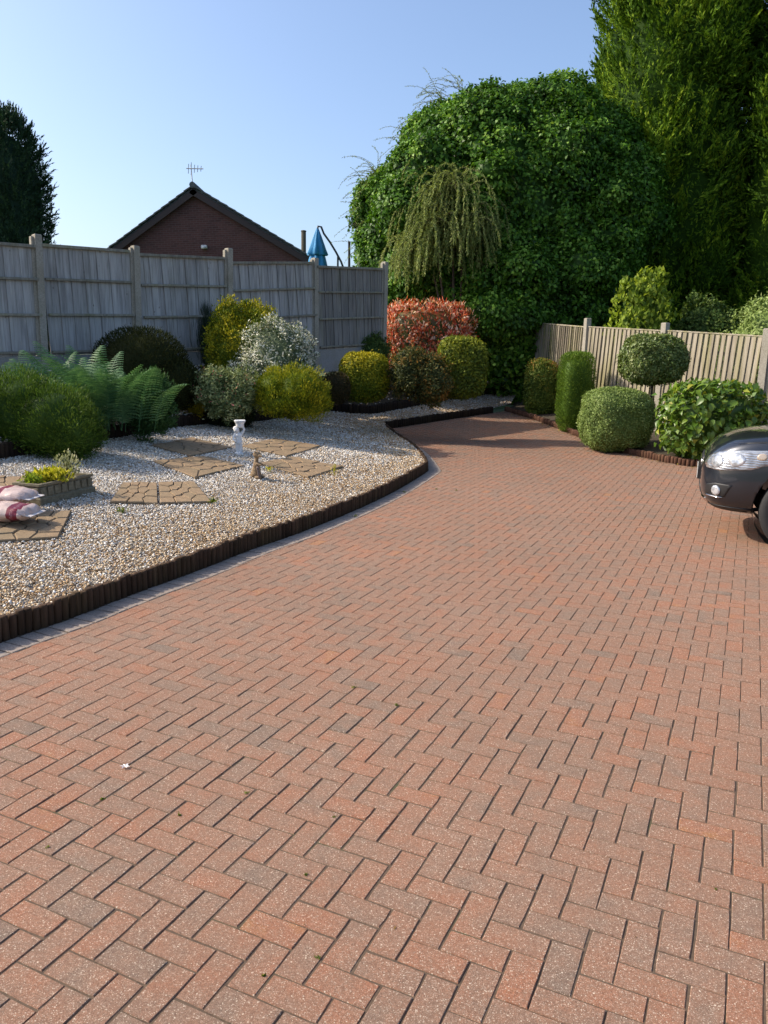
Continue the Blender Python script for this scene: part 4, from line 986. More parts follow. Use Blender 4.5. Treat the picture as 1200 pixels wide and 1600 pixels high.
conifer('ivy_tree', 'huge rounded tree smothered in glossy dark green ivy', ivl, (ib[0], iy, igz), 400000, G['ivy'], .115, .085, 55, trunk=.45, cull=.55, out=.55, up=-.1, droop=.35, rnd=.7, bump=.09, freq=1.6, clump=40, clump_r=.28, core=.78, cvar=.3, tint=patchy(.5, .75, 1.4, .2), depth=.12)
def wisps(name, parent, starts, n, Lr, mat, seed, r0=.006, droop=1.0, leaf=.05):
    r = np.random.default_rng(seed); b = MB(); LP, LD, LN = [], [], []
    for i in range(n):
        p = np.array(starts[i % len(starts)], float) + r.normal(0, .12, 3); d = unit(np.array([r.normal(-.5, .6), r.normal(-.3, .5), r.uniform(.1, 1.0)])); L = r.uniform(*Lr); st = L / 9; pts = [p.copy()]
        for k in range(9):
            d = unit(d + np.array([0, 0, -.22 * droop]) + r.normal(0, .08, 3)); p = p + d * st; pts.append(p.copy())
            for q in range(5): LP.append(p - d * st * r.random()); LD.append(unit(d * .8 + r.normal(0, .5, 3))); LN.append(unit(r.normal(0, 1, 3)))
        b.tube(pts, [r0 * (1 - .08 * k) for k in range(10)], 4)
    b.build('twig', M['twig'], parent)
    LP, LD, LN = map(np.array, (LP, LD, LN)); V, Fc = leaf_quads(LP, LD, LN, np.full(len(LP), leaf), np.full(len(LP), leaf * .3))
    return link(name, mesh_np(name, V, Fc, r.random(len(LP))), parent, mat)
ivy_o = bpy.data.objects['ivy_tree']
edge = [np.array(at(x, y, 25.0)) - np.array([ib[0], iy, igz]) for x, y in [(590, 275), (580, 300), (578, 330), (585, 360), (640, 225), (655, 200), (690, 155), (720, 140), (575, 390)]]
wisps('wispy_leaves', ivy_o, edge, 150, (.5, 1.2), G['willow'], 5, .007, .7, .05)
# drooping olive bush
dy = 22.4; dbp = at(700, 330, dy); dgz = float(bed_z(at(705, 560, dy)[0], dy))
dro = empty('weeping_shrub', (float(at(715, 560, dy)[0]), dy, dgz)); tag(dro, 'olive-green weeping shrub with drooping strands in front of the ivy tree', 'shrub')
dr0 = np.array(dro.location)
r = np.random.default_rng(31); LP, LD, LN = [], [], []; sb = MB()
heads = [at(x, y, dy + r.uniform(-.3, .5)) - dr0 for x, y in [(690, 315), (708, 298), (672, 340), (728, 318), (692, 290), (724, 350), (678, 365), (668, 385), (728, 385), (700, 370), (736, 345), (715, 300), (662, 368)]]
for i in range(620):
    p = heads[i % len(heads)] + r.normal(0, 1, 3) * np.array([.16, .25, .14]); side = np.sign(p[0] - (dbp[0] - dr0[0])) * .3
    d = unit(np.array([r.normal(-.10 + side * .7, .38), r.normal(-.30, .35), r.uniform(.4, 1.1)])); L = r.uniform(.8, 2.0); st = L / 16; pts = [p.copy()]
    for k in range(16):
        d = unit(d + np.array([0, 0, -.26]) + r.normal(0, .06, 3)); p = p + d * st; pts.append(p.copy())
        for q in range(9): LP.append(p - d * st * r.random()); LD.append(unit(d * 1.0 + r.normal(0, .45, 3))); LN.append(unit(r.normal(0, 1, 3) + np.array([0, -.5, .6])))
    sb.tube(pts[::3], [.008, .007, .006, .005, .004, .003][:len(pts[::3])], 4)
for i in range(8):
    h_ = heads[i]; sb.tube([(r.normal(0, .08), r.normal(0, .08), -.1), (h_[0] * .5 + r.normal(0, .05), h_[1] * .5, h_[2] * .55), tuple(h_)], [.05, .035, .012], 6)
LP, LD, LN = map(np.array, (LP, LD, LN)); V, Fc = leaf_quads(LP, LD, LN, r.uniform(.05, .10, len(LP)), r.uniform(.014, .026, len(LP)))
link('foliage', mesh_np('foliage', V, Fc, np.clip(.5 + .5 * (r.random(len(LP)) - .5) + .3 * noise3(LP, 2.0), 0, 1)), dro, G['willow']); sb.build('branch', M['twig'], dro)
# tall golden cypresses on the right
def tallcyp(label, xc, Y, wpx, topy, seed, n, leaf, tint):
    c = at(xc, 520, Y); k_ = Y / FPX; zt = at(xc, topy, Y)[2]; w_ = wpx * k_; gz = .4; r = np.random.default_rng(seed); lob = [(0, 0, (zt - gz) * .45, w_ * .92, w_ * .92, (zt - gz) * .55, 2.6)]
    for q in range(38):
        a = r.uniform(0, 6.28); z = r.uniform(.6, zt - gz - 1.2); k2 = 1 - .35 * (z / (zt - gz)) ** 2
        lob.append((math.cos(a) * w_ * .80 * k2, math.sin(a) * w_ * .80 * k2, z, w_ * r.uniform(.26, .42), w_ * r.uniform(.26, .42), r.uniform(.8, 1.7), 2.0))
    conifer('cypress_tree', label, lob, (c[0], Y, gz), n, leaf, .14, .046, seed, trunk=.4, cull=.5, out=.8, up=.45, rnd=.85, cvar=.35, spray=.75, bump=.10, freq=1.6, clump=60, clump_r=.19, core=.85, core_t=-.1, tint=tint)
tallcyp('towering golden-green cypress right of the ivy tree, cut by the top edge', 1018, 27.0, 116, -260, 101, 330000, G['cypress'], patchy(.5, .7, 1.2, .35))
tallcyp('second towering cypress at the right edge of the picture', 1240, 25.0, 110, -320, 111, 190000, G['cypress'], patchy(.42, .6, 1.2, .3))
# bushes over the right fence
def back_bush(name, label, box, Y, leaf, n, L, Wd, zf=None, **kw):
    return shrub(name, label, box, lambda X, Yy: 0.35 + 0 * np.asarray(X), leaf, n, L, Wd, Y=Y, **kw)
back_bush('leafy_shrub', 'sunlit lime-green bush showing above the right fence', (948, 1054, 418, 560), 18.4, G['lime'], 6500, .13, .075, clump=14, clump_r=.16, bump=.2, freq=2.5, core=.6, up=.9, lobes=[(-.3, 0, 0, .6, .8, .8, 2.2), (.3, 0, .05, .6, .8, .9, 2.2), (0, 0, -.4, .95, .9, .7, 2.2), (.02, 0, .35, .35, .4, .62, 2)])
back_bush('leafy_shrub', 'pale green rambling bush above the right fence behind the car', (1110, 1300, 440, 570), 17.0, G['ball'], 13000, .08, .045, clump=16, clump_r=.18, bump=.2, freq=2.5, lobes=[(-.45, 0, -.3, .5, .7, .62, 2.2), (.2, 0, 0, .8, .8, .9, 2.2)], tint=patchy(.65, .6))
back_bush('leafy_shrub', 'darker rambling bush above the right fence beside the lime-green one', (1050, 1150, 465, 570), 18.6, G['green'], 7000, .09, .05, clump=16, clump_r=.16, bump=.22, freq=2.5)
# hedge mass closing the far corner
c_ = at(790, 520, 23.5)
shrub('laurel_bush', 'deep green shaded laurel between the square shrub and the right fence', (740, 850, 430, 600), bed_z, G['ivy'], 9000, .15, .09, Y=22.2, clump=22, clump_r=.25, bump=.14, freq=2.0)

# ------------------------------------------------------------------ crazy-paved slabs lying in the gravel
def voronoi_cells(n, seed, asp=1.0):
    r = np.random.default_rng(seed); P = r.random((n, 2))
    for _ in range(2):
        cs = [cell(P, i) for i in range(n)]; P = np.array([np.mean(c, 0) for c in cs])
    return [cell(P, i) for i in range(n)]
def cell(P, i):
    poly = [np.array(q, float) for q in ((0, 0), (1, 0), (1, 1), (0, 1))]
    for j in range(len(P)):
        if j == i: continue
        mid = (P[i] + P[j]) / 2; poly = clip_poly(poly, mid, P[i] - P[j])
    return poly
def slab(label, corners, n, seed, tilt=0.0, th=.035):
    Q = [onz(x, y, lambda X, Y: gravel_z(X, Y) + .03) for x, y in corners]      # TL TR BR BL
    c = sum(Q) / 4; root = empty('paving_slab', tuple(c)); tag(root, label, 'slab', 'crazy-paved slabs in the gravel')
    Q = [q - c for q in Q]
    b = MB(); V = [tuple(q + np.array([0, 0, -.012])) for q in Q] + [tuple(q + np.array([0, 0, -.09])) for q in Q]
    b.add(V, [(3, 2, 1, 0), (4, 5, 6, 7)] + [(i, (i + 1) % 4, (i + 1) % 4 + 4, i + 4) for i in range(4)]); b.build('bed', M['slab_joint'], root)
    for pc in voronoi_cells(n, seed):
        cen = np.mean(pc, 0); zz = random.gauss(0, .003); top = []; low = []
        for p in pc:
            d = cen - p; dl = np.linalg.norm(d) + 1e-9
            for lst, ins, dz in ((top, .024, 0.0), (low, .013, -.008)):
                q = p + d / dl * ins; u, v = q
                P3 = (Q[3] * (1 - u) + Q[2] * u) * (1 - v) + (Q[0] * (1 - u) + Q[1] * u) * v
                lst.append(P3 + np.array([0, 0, dz + zz]))
        k_ = len(pc); V = [tuple(p) for p in top] + [tuple(p) for p in low] + [tuple(p + np.array([0, 0, -.02])) for p in low]
        b = MB(); b.add(V, [tuple(range(k_))] + [(w * k_ + k_ + i, w * k_ + k_ + (i + 1) % k_, w * k_ + (i + 1) % k_, w * k_ + i) for w in range(2) for i in range(k_)])
        b.build('stone', M['slab'], root)
slab('left slab of the sunlit butted pair of crazy-paved slabs', [(192, 753), (245, 753), (247, 785), (172, 784)], 14, 1)
slab('right slab of the sunlit butted pair of crazy-paved slabs', [(248, 753), (303, 751), (331, 783), (250, 785)], 14, 2)
slab('crazy-paved slab under the white and maroon sacks', [(-12, 797), (112, 797), (92, 838), (-40, 846)], 20, 3)
slab('crazy-paved slab behind the sacks and left of the stone trough', [(-30, 743), (48, 743), (40, 775), (-50, 776)], 14, 4)
slab('half-sunlit crazy-paved slab left of the otter statue', [(238, 719), (318, 712), (383, 726), (305, 745)], 16, 5)
slab('shaded crazy-paved slab left of the white statue nearest the bed', [(236, 695), (300, 683), (362, 698), (298, 711)], 14, 6)
slab('crazy-paved slab behind and right of the white statue', [(376, 696), (428, 684), (502, 696), (448, 712)], 15, 7)
slab('crazy-paved slab right of the otter statue', [(404, 722), (460, 713), (537, 728), (482, 745)], 16, 8)

# ------------------------------------------------------------------ fused figures (one continuous skin each)
def fused(name, parts, mat, parent, voxel=.008, smooth_it=4):
    bm = bmesh.new()
    for p in parts:
        c, rad = p[0], p[1]; Mx = Matrix.Translation(Vector(c))
        if len(p) > 2: Mx = Mx @ p[2].to_4x4()
        Mx = Mx @ Matrix.Diagonal((*rad, 1)); bmesh.ops.create_icosphere(bm, subdivisions=3, radius=1, matrix=Mx)
    me = bpy.data.meshes.new(name); bm.to_mesh(me); bm.free(); o = link(name, me, parent, mat)
    md = o.modifiers.new('r', 'REMESH'); md.mode = 'VOXEL'; md.voxel_size = voxel; md.use_smooth_shade = True
    ms = o.modifiers.new('s', 'SMOOTH'); ms.iterations = smooth_it; ms.factor = .5
    dg = bpy.context.evaluated_depsgraph_get(); ne = bpy.data.meshes.new_from_object(o.evaluated_get(dg)); o.modifiers.clear(); o.data = ne
    if not ne.materials: ne.materials.append(mat)
    return o
def limb(a, b, r0, r1, n=7): return [((a[0] + (b[0] - a[0]) * t, a[1] + (b[1] - a[1]) * t, a[2] + (b[2] - a[2]) * t), (r0 + (r1 - r0) * t,) * 3) for t in np.linspace(0, 1, n)]
# white statue holding a bowl on its shoulder
sp = onz(373, 709, lambda X, Y: gravel_z(X, Y) + .01); hs = 53 * sp[1] / FPX; k = hs / 0.50
st = empty('garden_statue', tuple(sp), .2); tag(st, 'small white figure statue carrying a bowl, standing on the gravel', 'statue'); st.scale = (k, k, k)
b = MB(); b.lathe([(.062, -.02), (.065, .0), (.062, .018), (.05, .026)], 20); b.build('plinth', M['white_stone'], st)
fg = limb((-.022, 0, .03), (-.026, 0, .15), .017, .028) + limb((.020, -.01, .03), (.022, 0, .15), .018, .028) + limb((-.02, -.02, .022), (-.025, -.04, .022), .014, .010, 3) + limb((.02, -.03, .022), (.025, -.05, .022), .014, .010, 3)
fg += [((0, 0, .17), (.052, .042, .04)), ((0, 0, .22), (.048, .038, .05)), ((0, 0, .27), (.055, .040, .045)), ((-.005, 0, .315), (.022, .022, .03))]
fg += [((-.028, -.008, .355), (.043, .044, .046)), ((-.030, -.05, .350), (.009, .01, .009)), ((-.04, .0, .375), (.04, .04, .035))]
fg += limb((.05, 0, .30), (.085, -.01, .36), .022, .017) + limb((.085, -.01, .36), (.055, -.015, .42), .017, .014) + limb((-.052, 0, .29), (-.078, -.03, .22), .021, .016) + limb((-.078, -.03, .22), (-.04, -.055, .19), .016, .013)
fg += limb((.03, .02, .05), (.035, .03, .20), .03, .02)
fused('figure', fg, M['white_stone'], st, .006, 3)
b = MB(); b.lathe([(.045, .385), (.060, .405), (.058, .43), (.066, .455), (.082, .478), (.086, .492), (.080, .498), (.066, .488), (.05, .46), (.02, .44)], 24, (.022, 0, 0)); b.build('bowl', M['white_stone'], st, True)
# otter statue with plaque
op = onz(401, 747, lambda X, Y: gravel_z(X, Y) + .005); ho = 43 * op[1] / FPX; k = ho / .40
ot = empty('garden_statue', tuple(op), -.3); tag(ot, 'small brown upright animal statue holding a dark plaque, on the gravel', 'statue'); ot.scale = (k, k, k)
ob = [((-.02, .02, .06), (.080, .080, .075)), ((-.012, .015, .12), (.066, .062, .08)), ((-.004, 0, .19), (.048, .046, .07)), ((.004, -.008, .25), (.033, .033, .05)), ((.010, -.012, .29), (.030, .030, .035))]
ob += [((.018, -.018, .350), (.060, .056, .050)), ((.070, -.036, .336), (.042, .032, .026)), ((.108, -.050, .332), (.018, .016, .014)), ((-.004, .028, .388), (.018, .012, .020)), ((.006, -.060, .388), (.018, .012, .020))]
ob += limb((.03, -.048, .215), (.095, -.05, .205), .020, .014, 5) + limb((.03, .038, .215), (.09, .02, .20), .020, .014, 5) + [((.05, -.055, .02), (.055, .028, .022)), ((.05, .055, .02), (.055, .028, .022))]
ob += limb((-.08, .04, .03), (-.17, .07, .018), .032, .014, 6)
fused('figure', ob, M['brown_stone'], ot, .006, 3)
b = MB(); Mp = Matrix.Rotation(.55, 3, 'Z') @ Matrix.Rotation(-.18, 3, 'Y'); b.box((.055, -.055, .10), (.028, .125, .165), Mp, bev=.008); b.box((.068, -.063, .10), (.012, .095, .13), Mp, bev=.003); b.build('plaque', M['dark_plaque'], ot)

# ------------------------------------------------------------------ stone trough with plants
gz3 = lambda X, Y: gravel_z(X, Y) + .01
TA, TB, TC = onz(63, 789, gz3), onz(146, 768, gz3), onz(39, 779, gz3)
tx = (TB - TA)[:2]; tl = np.linalg.norm(tx); tx = tx / tl; tw = .30; ty = np.array([-tx[1], tx[0]])
tc = TA[:2] + tx * tl / 2 + ty * tw / 2; tz = float(gravel_z(tc[0], tc[1])); th = .185
tr = empty('stone_trough', (tc[0], tc[1], tz), rotz(tx)); tag(tr, 'weathered rectangular stone trough planter with panelled sides on the gravel', 'planter')
b = MB()
def ring(L, Wd, z): return [(-L / 2, -Wd / 2, z), (L / 2, -Wd / 2, z), (L / 2, Wd / 2, z), (-L / 2, Wd / 2, z)]
V = ring(tl + .03, tw + .03, -.06) + ring(tl + .03, tw + .03, .045) + ring(tl - .01, tw - .01, .06) + ring(tl - .03, tw - .03, th - .035) + ring(tl + .01, tw + .01, th - .02) + ring(tl + .01, tw + .01, th) + ring(tl - .07, tw - .07, th) + ring(tl - .09, tw - .09, th - .05)
b.add(V, [(q * 4 + i, q * 4 + (i + 1) % 4, q * 4 + 4 + (i + 1) % 4, q * 4 + 4 + i) for q in range(7) for i in range(4)] + [(28, 29, 30, 31)]); b.build('body', M['trough'], tr)
b = MB(); b.box((0, 0, 0), (.065, .016, .085), bev=.006); me_p = b.mesh('panel'); me_p.materials.append(M['trough'])
for i in range(8): o = link('panel', me_p, tr); o.location = (-tl / 2 + (i + .5) * tl / 8, -tw / 2 + .004, .105)
for i in range(3): o = link('panel', me_p, tr); o.location = (-tl / 2 + .004, -tw / 2 + (i + .5) * tw / 3, .105); o.rotation_euler = (0, 0, math.pi / 2)
b = MB(); b.add(ring(tl - .075, tw - .075, th - .022), [(0, 1, 2, 3)]); b.build('soil', M['soil'], tr)
def plantlet(name, label, x, y, Y, wpx, hpx, leaf, n, L, Wd, seed, cat='plant', upright=False, zbase=None):
    c = at(x, y, Y); k_ = Y / FPX; root = empty(name, tuple(c)); tag(root, label, cat)
    lob = [(0, 0, hpx * k_ * .45, wpx * k_ * .5, wpx * k_ * .36, hpx * k_ * .55, 2.0)]
    foliage('leaves', root, lob, n, L, Wd, leaf, seed=seed, depth=.9, bump=.25, freq=18, core=0, out=.8, up=.8 if not upright else 1.4, rnd=.7)
    stems('stem', root, (0, 0, 0), wpx * k_ * .35, hpx * k_ * .8, 7, .004, M['twig'], seed); return root
tp = lambda f: tc + tx * tl * f
zc_ = tz + th - .03
def tpix(f, dyy=0): p = tp(f); u = pix(np.array([p[0], p[1], zc_])); return u[0], u[1], p[1]
x_, y_, Y_ = tpix(-.08); plantlet('bedding_plant', 'lime-yellow leafy plant at the near end of the stone trough', x_, y_, Y_, 74, 22, G['trough_lime'], 420, .055, .034, 301)
x_, y_, Y_ = tpix(-.36); plantlet('bedding_plant', 'trailing yellow-green plant behind the lime-yellow one in the trough', x_ - 2, y_, Y_, 34, 18, G['lime'], 260, .035, .022, 303)
x_, y_, Y_ = tpix(.26); plantlet('bedding_plant', 'upright cream-variegated plant at the far end of the stone trough', x_, y_, Y_, 44, 42, G['varieg'], 420, .034, .018, 305, upright=True)

# ------------------------------------------------------------------ sacks
def sack_mat(name, bands):
    t = NT(name); o = t.n('TexCoord').outputs['Object']; sx = t.n('SeparateXYZ', {0: o}); x = sx.outputs[0]
    n = t.noise(o, 7, 4); nn = t.noise(o, 30, 3)
    c = t.ramp(n, [(.3, (0.40, 0.28, 0.24)), (.7, (0.60, 0.47, 0.42))])
    wob = t.math('ADD', x, t.math('MULTIPLY', t.math('SUBTRACT', n, .5), .03))
    for a, b_ in bands:
        mk = t.math('MULTIPLY', t.math('GREATER_THAN', wob, a), t.math('LESS_THAN', wob, b_)); c = t.mix(mk, c, (0.17, 0.012, 0.028, 1))
        if b_ - a > .06:      # broken line of pale printed lettering on the band
            br = t.n('TexBrick', {'Vector': t.n('Mapping', {'Vector': o, 'Rotation': (0, 0, 1.5708)}).outputs[0], 'Scale': 30.0, 'Mortar Size': .04, 'Color1': (1, 1, 1, 1), 'Color2': (0, 0, 0, 1), 'Mortar': (0, 0, 0, 1), 'Brick Width': .35, 'Row Height': .5})
            mid = t.math('LESS_THAN', t.math('ABSOLUTE', t.math('SUBTRACT', wob, (a + b_) / 2)), .013)
            c = t.mix(t.math('MULTIPLY', t.math('MULTIPLY', mid, br.outputs[0]), .55), c, (0.5, 0.36, 0.36, 1))
    return t.finish(c, .38, t.bump(n, .5, .03), **{'Specular IOR Level': .5})
def sack(label, x, y, Y, L, Wd, H, rz, bands, seed, lift=0.0):
    c = at(x, y, Y); z = float(gravel_z(c[0], c[1])) + .04 + lift; root = empty('sack', (c[0], c[1], z), rz); tag(root, label, 'sack', 'white and maroon sacks on the slab')
    nu, nv_ = 40, 28; V = []; r = np.random.default_rng(seed)
    for i in range(nu + 1):
        u = -1 + 2 * i / nu
        for j in range(nv_):
            a = 2 * math.pi * j / nv_; e = (1 - abs(u) ** 3.2) ** .55 if abs(u) < 1 else 0.0
            wy = Wd / 2 * (.80 + .2 * e) ; hz = H / 2 * (e * .97 + .03)
            y_ = wy * math.copysign(abs(math.cos(a)) ** .8, math.cos(a)); z_ = hz * math.copysign(abs(math.sin(a)) ** .9, math.sin(a)); z_ = z_ if z_ > 0 else z_ * .75
            q = np.array([u * L / 2 * (1 - .04 * math.cos(2 * a)), y_, z_]); wv = noise3(q[None] * np.array([1, 1.4, 1]), 14, seed)[0]
            pin = .018 * math.sin(a * 9 + seed) * abs(u) ** 3
            q = q + np.array([.006 * wv, 0, (.016 * wv + pin) * (e > 0)]); V.append((q[0], q[1], q[2] + H * .38))
    Fc = [(i * nv_ + j, i * nv_ + (j + 1) % nv_, (i + 1) * nv_ + (j + 1) % nv_, (i + 1) * nv_ + j) for i in range(nu) for j in range(nv_)]
    b = MB(); b.add(V, Fc + [tuple(range(nv_ - 1, -1, -1)), tuple(nu * nv_ + j for j in range(nv_))]); b.build('bag', sack_mat('sack_print', bands), root, True)
    for sg in (-1, 1):
        b = MB(); b.box((sg * (L / 2 + .018), 0, H * .36), (.05, Wd * .74, .006), Matrix.Rotation(.12 * sg, 3, 'Y')); b.build('seam', M['sack_seam'], root)
M['sack_seam'] = plain('sack_seam', (0.60, 0.55, 0.53), .5)
sack('white and maroon sack lying nearest on the slab', 4, 818, 6.55, .56, .36, .17, -.05, [(.13, .22), (-.10, -.05)], 4)
sack('white and maroon sack lying behind the other, by the trough', -2, 789, 7.0, .66, .36, .16, -.10, [(.05, .11), (-.25, -.15)], 9, .02)

# ------------------------------------------------------------------ weeds, fallen leaves, litter
def weed(label, x, y, zf, wpx, hpx, leaf, n, seed, L=.02, nm='weed'):
    p = onz(x, y, zf); k_ = p[1] / FPX; root = empty(nm, tuple(p)); tag(root, label, 'weed')
    foliage('leaves', root, [(0, 0, hpx * k_ * .4, wpx * k_ * .5, wpx * k_ * .5, hpx * k_ * .5, 2)], n, L, L * .5, leaf, seed=seed, depth=.95, core=0, bump=.2, freq=20, up=.7); b = MB(); b.tube([(0, 0, -.01), (0, 0, hpx * k_ * .5)], .0015, 4); b.build('stem', M['twig'], root)
gv = lambda X, Y: gravel_z(X, Y) + .01
weed('yellow-green weed at the corner of the right-hand slab', 522, 742, gv, 12, 22, G['trough_lime'], 40, 1, .035)
weed('small yellow weed just right of the brown statue', 421, 737, gv, 12, 10, G['trough_lime'], 36, 2, .03)
weed('low green weed in front of the butted pair of slabs', 190, 800, gv, 20, 8, G['weed'], 50, 3, .03)
weed('small weed right of the butted pair of slabs', 333, 786, gv, 18, 10, G['weed'], 45, 4, .03)
weed('dark green weed by the shaded slab near the edging', 228, 690, gv, 26, 8, G['green'], 80, 5, .04)
weed('dark green weed at the foot of the left heather mound', 78, 706, gv, 40, 12, G['green'], 120, 6, .045)
dzz = lambda X, Y: drive_z(Y) - .003
for i, (x, y, s, t_) in enumerate([(497, 1498, 14, 'on the joint nearest the bottom of the picture'), (412, 1526, 8, 'left of the lowest one'), (478, 1368, 9, 'in the joint above the lowest pair'), (385, 1240, 10, 'on the left half of the driveway'), (160, 1250, 12, 'near the white scrap'), (553, 1075, 14, 'in mid driveway'), (620, 1103, 10, 'beside the mid-driveway one'), (75, 1326, 12, 'at the lower left'), (1117, 1391, 8, 'at the lower right'), (280, 1275, 8, 'between two left-hand blocks'), (522, 1278, 8, 'in the centre left'), (632, 770, 10, 'at the foot of the curved edging'), (555, 808, 12, 'growing in the border blocks'), (713, 767, 6, 'just beyond the curved edging'), (682, 765, 5, 'on the bend of the border')]):
    weed('tiny green weed in the paving ' + t_, x, y, dzz, s * .8, s * .4, G['weed'], 16, 40 + i, .008 + .0011 * onz(x, y, dzz)[1])
M['petal'] = plain('white_scrap', (0.75, 0.73, 0.72), .6)
p = onz(195, 1199, lambda X, Y: .002); b = MB()
for q in range(6):
    a = q * 1.1; b.add([(0, 0, .003), (.012 * math.cos(a - .4), .012 * math.sin(a - .4), .008), (.022 * math.cos(a), .022 * math.sin(a), .005 + .004 * (q % 2)), (.012 * math.cos(a + .4), .012 * math.sin(a + .4), .009)], [(0, 1, 2, 3)])
o = b.build('litter_scrap', M['petal']); o.location = p; tag(o, 'crumpled white scrap lying on the left of the driveway', 'litter')
M['deadleaf'] = leaf_mat('dead_leaf', [(0, (0.10, 0.055, 0.02)), (.5, (0.26, 0.16, 0.04)), (1, (0.46, 0.36, 0.06))], .15)
r = np.random.default_rng(12); n = 520
line = resample(RKs, .02); line = line[line[:, 1] > 12.5]; q = line[r.integers(0, len(line), n)] + np.c_[-np.abs(r.normal(0, .16, n)) * .8, -np.abs(r.normal(0, .16, n))]
P_ = np.c_[q, drive_z(q[:, 1]) + .006]; D = unit(np.c_[r.normal(0, 1, (n, 2)), r.normal(0, .15, n)]); N_ = unit(np.c_[r.normal(0, .3, (n, 2)), np.ones(n)])
V, Fc = leaf_quads(P_, D, N_, r.uniform(.02, .05, n), r.uniform(.012, .028, n)); o = link('leaf_litter', mesh_np('leaf_litter', V, Fc, r.random(n)), None, M['deadleaf']); tag(o, 'scattered dead leaves along the right-hand border edging', 'leaves', kind='stuff')

r = np.random.default_rng(77); n = 240
q = np.c_[r.uniform(-2.5, 6, n), r.uniform(2.0, 17, n)]; q = q[inpoly(q[:, 0], q[:, 1], inner_poly)]; n = len(q)
P_ = np.c_[q, drive_z(q[:, 1]) + .003]; D = unit(np.c_[r.normal(0, 1, (n, 2)), r.normal(0, .1, n)]); N_ = unit(np.c_[r.normal(0, .3, (n, 2)), np.ones(n)])
V, Fc = leaf_quads(P_, D, N_, r.uniform(.005, .022, n), r.uniform(.003, .010, n)); o = link('leaf_litter', mesh_np('leaf_litter', V, Fc, r.random(n) * .6), None, M['deadleaf']); tag(o, 'tiny dry leaf crumbs scattered over the driveway', 'leaves', kind='stuff')

# ------------------------------------------------------------------ parked car
def car_paint():
    t = NT('dark_grey_car_paint'); fl = t.noise(t.pos((1, 1, 1), True), 900, 1)
    return t.finish(t.ramp(fl, [(.4, (0.016, 0.019, 0.027)), (.65, (0.030, 0.034, 0.045))]), .32, None, Metallic=.55, **{'Coat Weight': 1.0, 'Coat Roughness': .04})
M['paint'] = car_paint()
def glass(name, c, r=.05): t = NT(name); return t.finish(c, r, None, **{'Specular IOR Level': .9, 'Coat Weight': 1.0, 'Coat Roughness': .02})
M['glass'] = glass('dark_car_glass', (0.012, 0.014, 0.016)); M['chrome'] = plain('chrome', (0.7, 0.71, 0.73), .12, .05, Metallic=1.0)
M['black_plastic'] = plain('black_plastic', (0.014, 0.014, 0.015), .5); M['rubber'] = plain('tyre_rubber', (0.016, 0.016, 0.017), .8); M['alloy'] = plain('alloy', (0.45, 0.46, 0.48), .3, .05, Metallic=.9)
def lamp_glass_mat():
    t = NT('headlight_glass'); P = t.pos((1, 1, 1), True); n = t.noise(P, 9, 3); st = t.n('TexWave', {'Vector': P, 'Scale': 14.0, 'Distortion': 4.0, 'Detail': 2.0}, bands_direction='Z').outputs['Color']
    return t.finish(t.ramp(n, [(.35, (0.20, 0.215, 0.24)), (.55, (0.42, 0.44, 0.47)), (.7, (0.62, 0.64, 0.66))]), .18, t.bump(st, .35, .01), Metallic=.55, **{'Coat Weight': 1.0, 'Coat Roughness': .02})
def lens_mat():
    t = NT('headlight_lens'); n = t.noise(t.pos((1, 1, 1), True), 14, 3); v = t.n('TexVoronoi', {'Vector': t.pos((1, 1, 1), True), 'Scale': 22.0}).outputs['Distance']
    return t.finish(t.ramp(n, [(.3, (0.20, 0.22, 0.25)), (.55, (0.55, 0.57, 0.60)), (.75, (0.75, 0.76, 0.78))]), .12, t.bump(v, .5, .01), Metallic=.35, **{'Coat Weight': 1.0, 'Coat Roughness': .02})
M['lens'] = lens_mat(); M['lamp_glass'] = lamp_glass_mat(); M['amber'] = glass('indicator_lens', (0.42, 0.34, 0.26), .1); M['plate_white'] = plain('number_plate', (0.75, 0.75, 0.72), .35)
# stations from the nose back: x, half width low, half width mid, half width shoulder, bottom z, shoulder z, top edge half width, top z, centre z
ST = [(0.00, .40, .48, .44, .46, .66, .36, .70, .72), (-.04, .60, .66, .62, .38, .74, .52, .80, .83), (-.12, .72, .78, .75, .31, .82, .62, .90, .94), (-.26, .80, .865, .84, .27, .90, .68, .985, 1.02), (-.45, .85, .915, .89, .26, .955, .73, 1.035, 1.07), (-.75, .88, .94, .915, .27, 1.00, .76, 1.07, 1.10), (-1.10, .89, .945, .92, .27, 1.03, .78, 1.09, 1.13), (-1.35, .89, .945, .92, .27, 1.04, .76, 1.16, 1.20), (-1.75, .89, .945, .92, .27, 1.05, .70, 1.42, 1.46), (-2.15, .89, .945, .92, .27, 1.06, .66, 1.62, 1.66), (-2.8, .89, .945, .92, .27, 1.07, .65, 1.67, 1.71), (-3.6, .89, .945, .92, .28, 1.08, .64, 1.65, 1.69), (-4.1, .87, .93, .91, .30, 1.09, .63, 1.58, 1.62), (-4.4, .84, .90, .88, .33, 1.08, .64, 1.38, 1.42), (-4.6, .80, .86, .84, .38, 1.02, .66, 1.08, 1.10), (-4.66, .60, .66, .62, .45, .92, .50, .98, 1.0)]
def car_section(s):
    x, wl_, wm, ws, zb, zs, wt, zt, zc = s; zm = zb + (zs - zb) * .55
    h_ = [(0, zb), (wl_ * .6, zb), (wl_ * .95, zb + .03), (wm, zb + (zm - zb) * .5), (wm, zm), (ws, zs), ((ws + wt) / 2, zs + (zt - zs) * .55), (wt, zt), (wt * .5, (zt + zc * 2) / 3), (0, zc)]
    return [(x, -y, z) for y, z in h_[::-1]][:-1] + [(x, y, z) for y, z in h_][:-1]
secs = [car_section(s) for s in ST]; n = len(secs[0]); V = [p for s in secs for p in s]
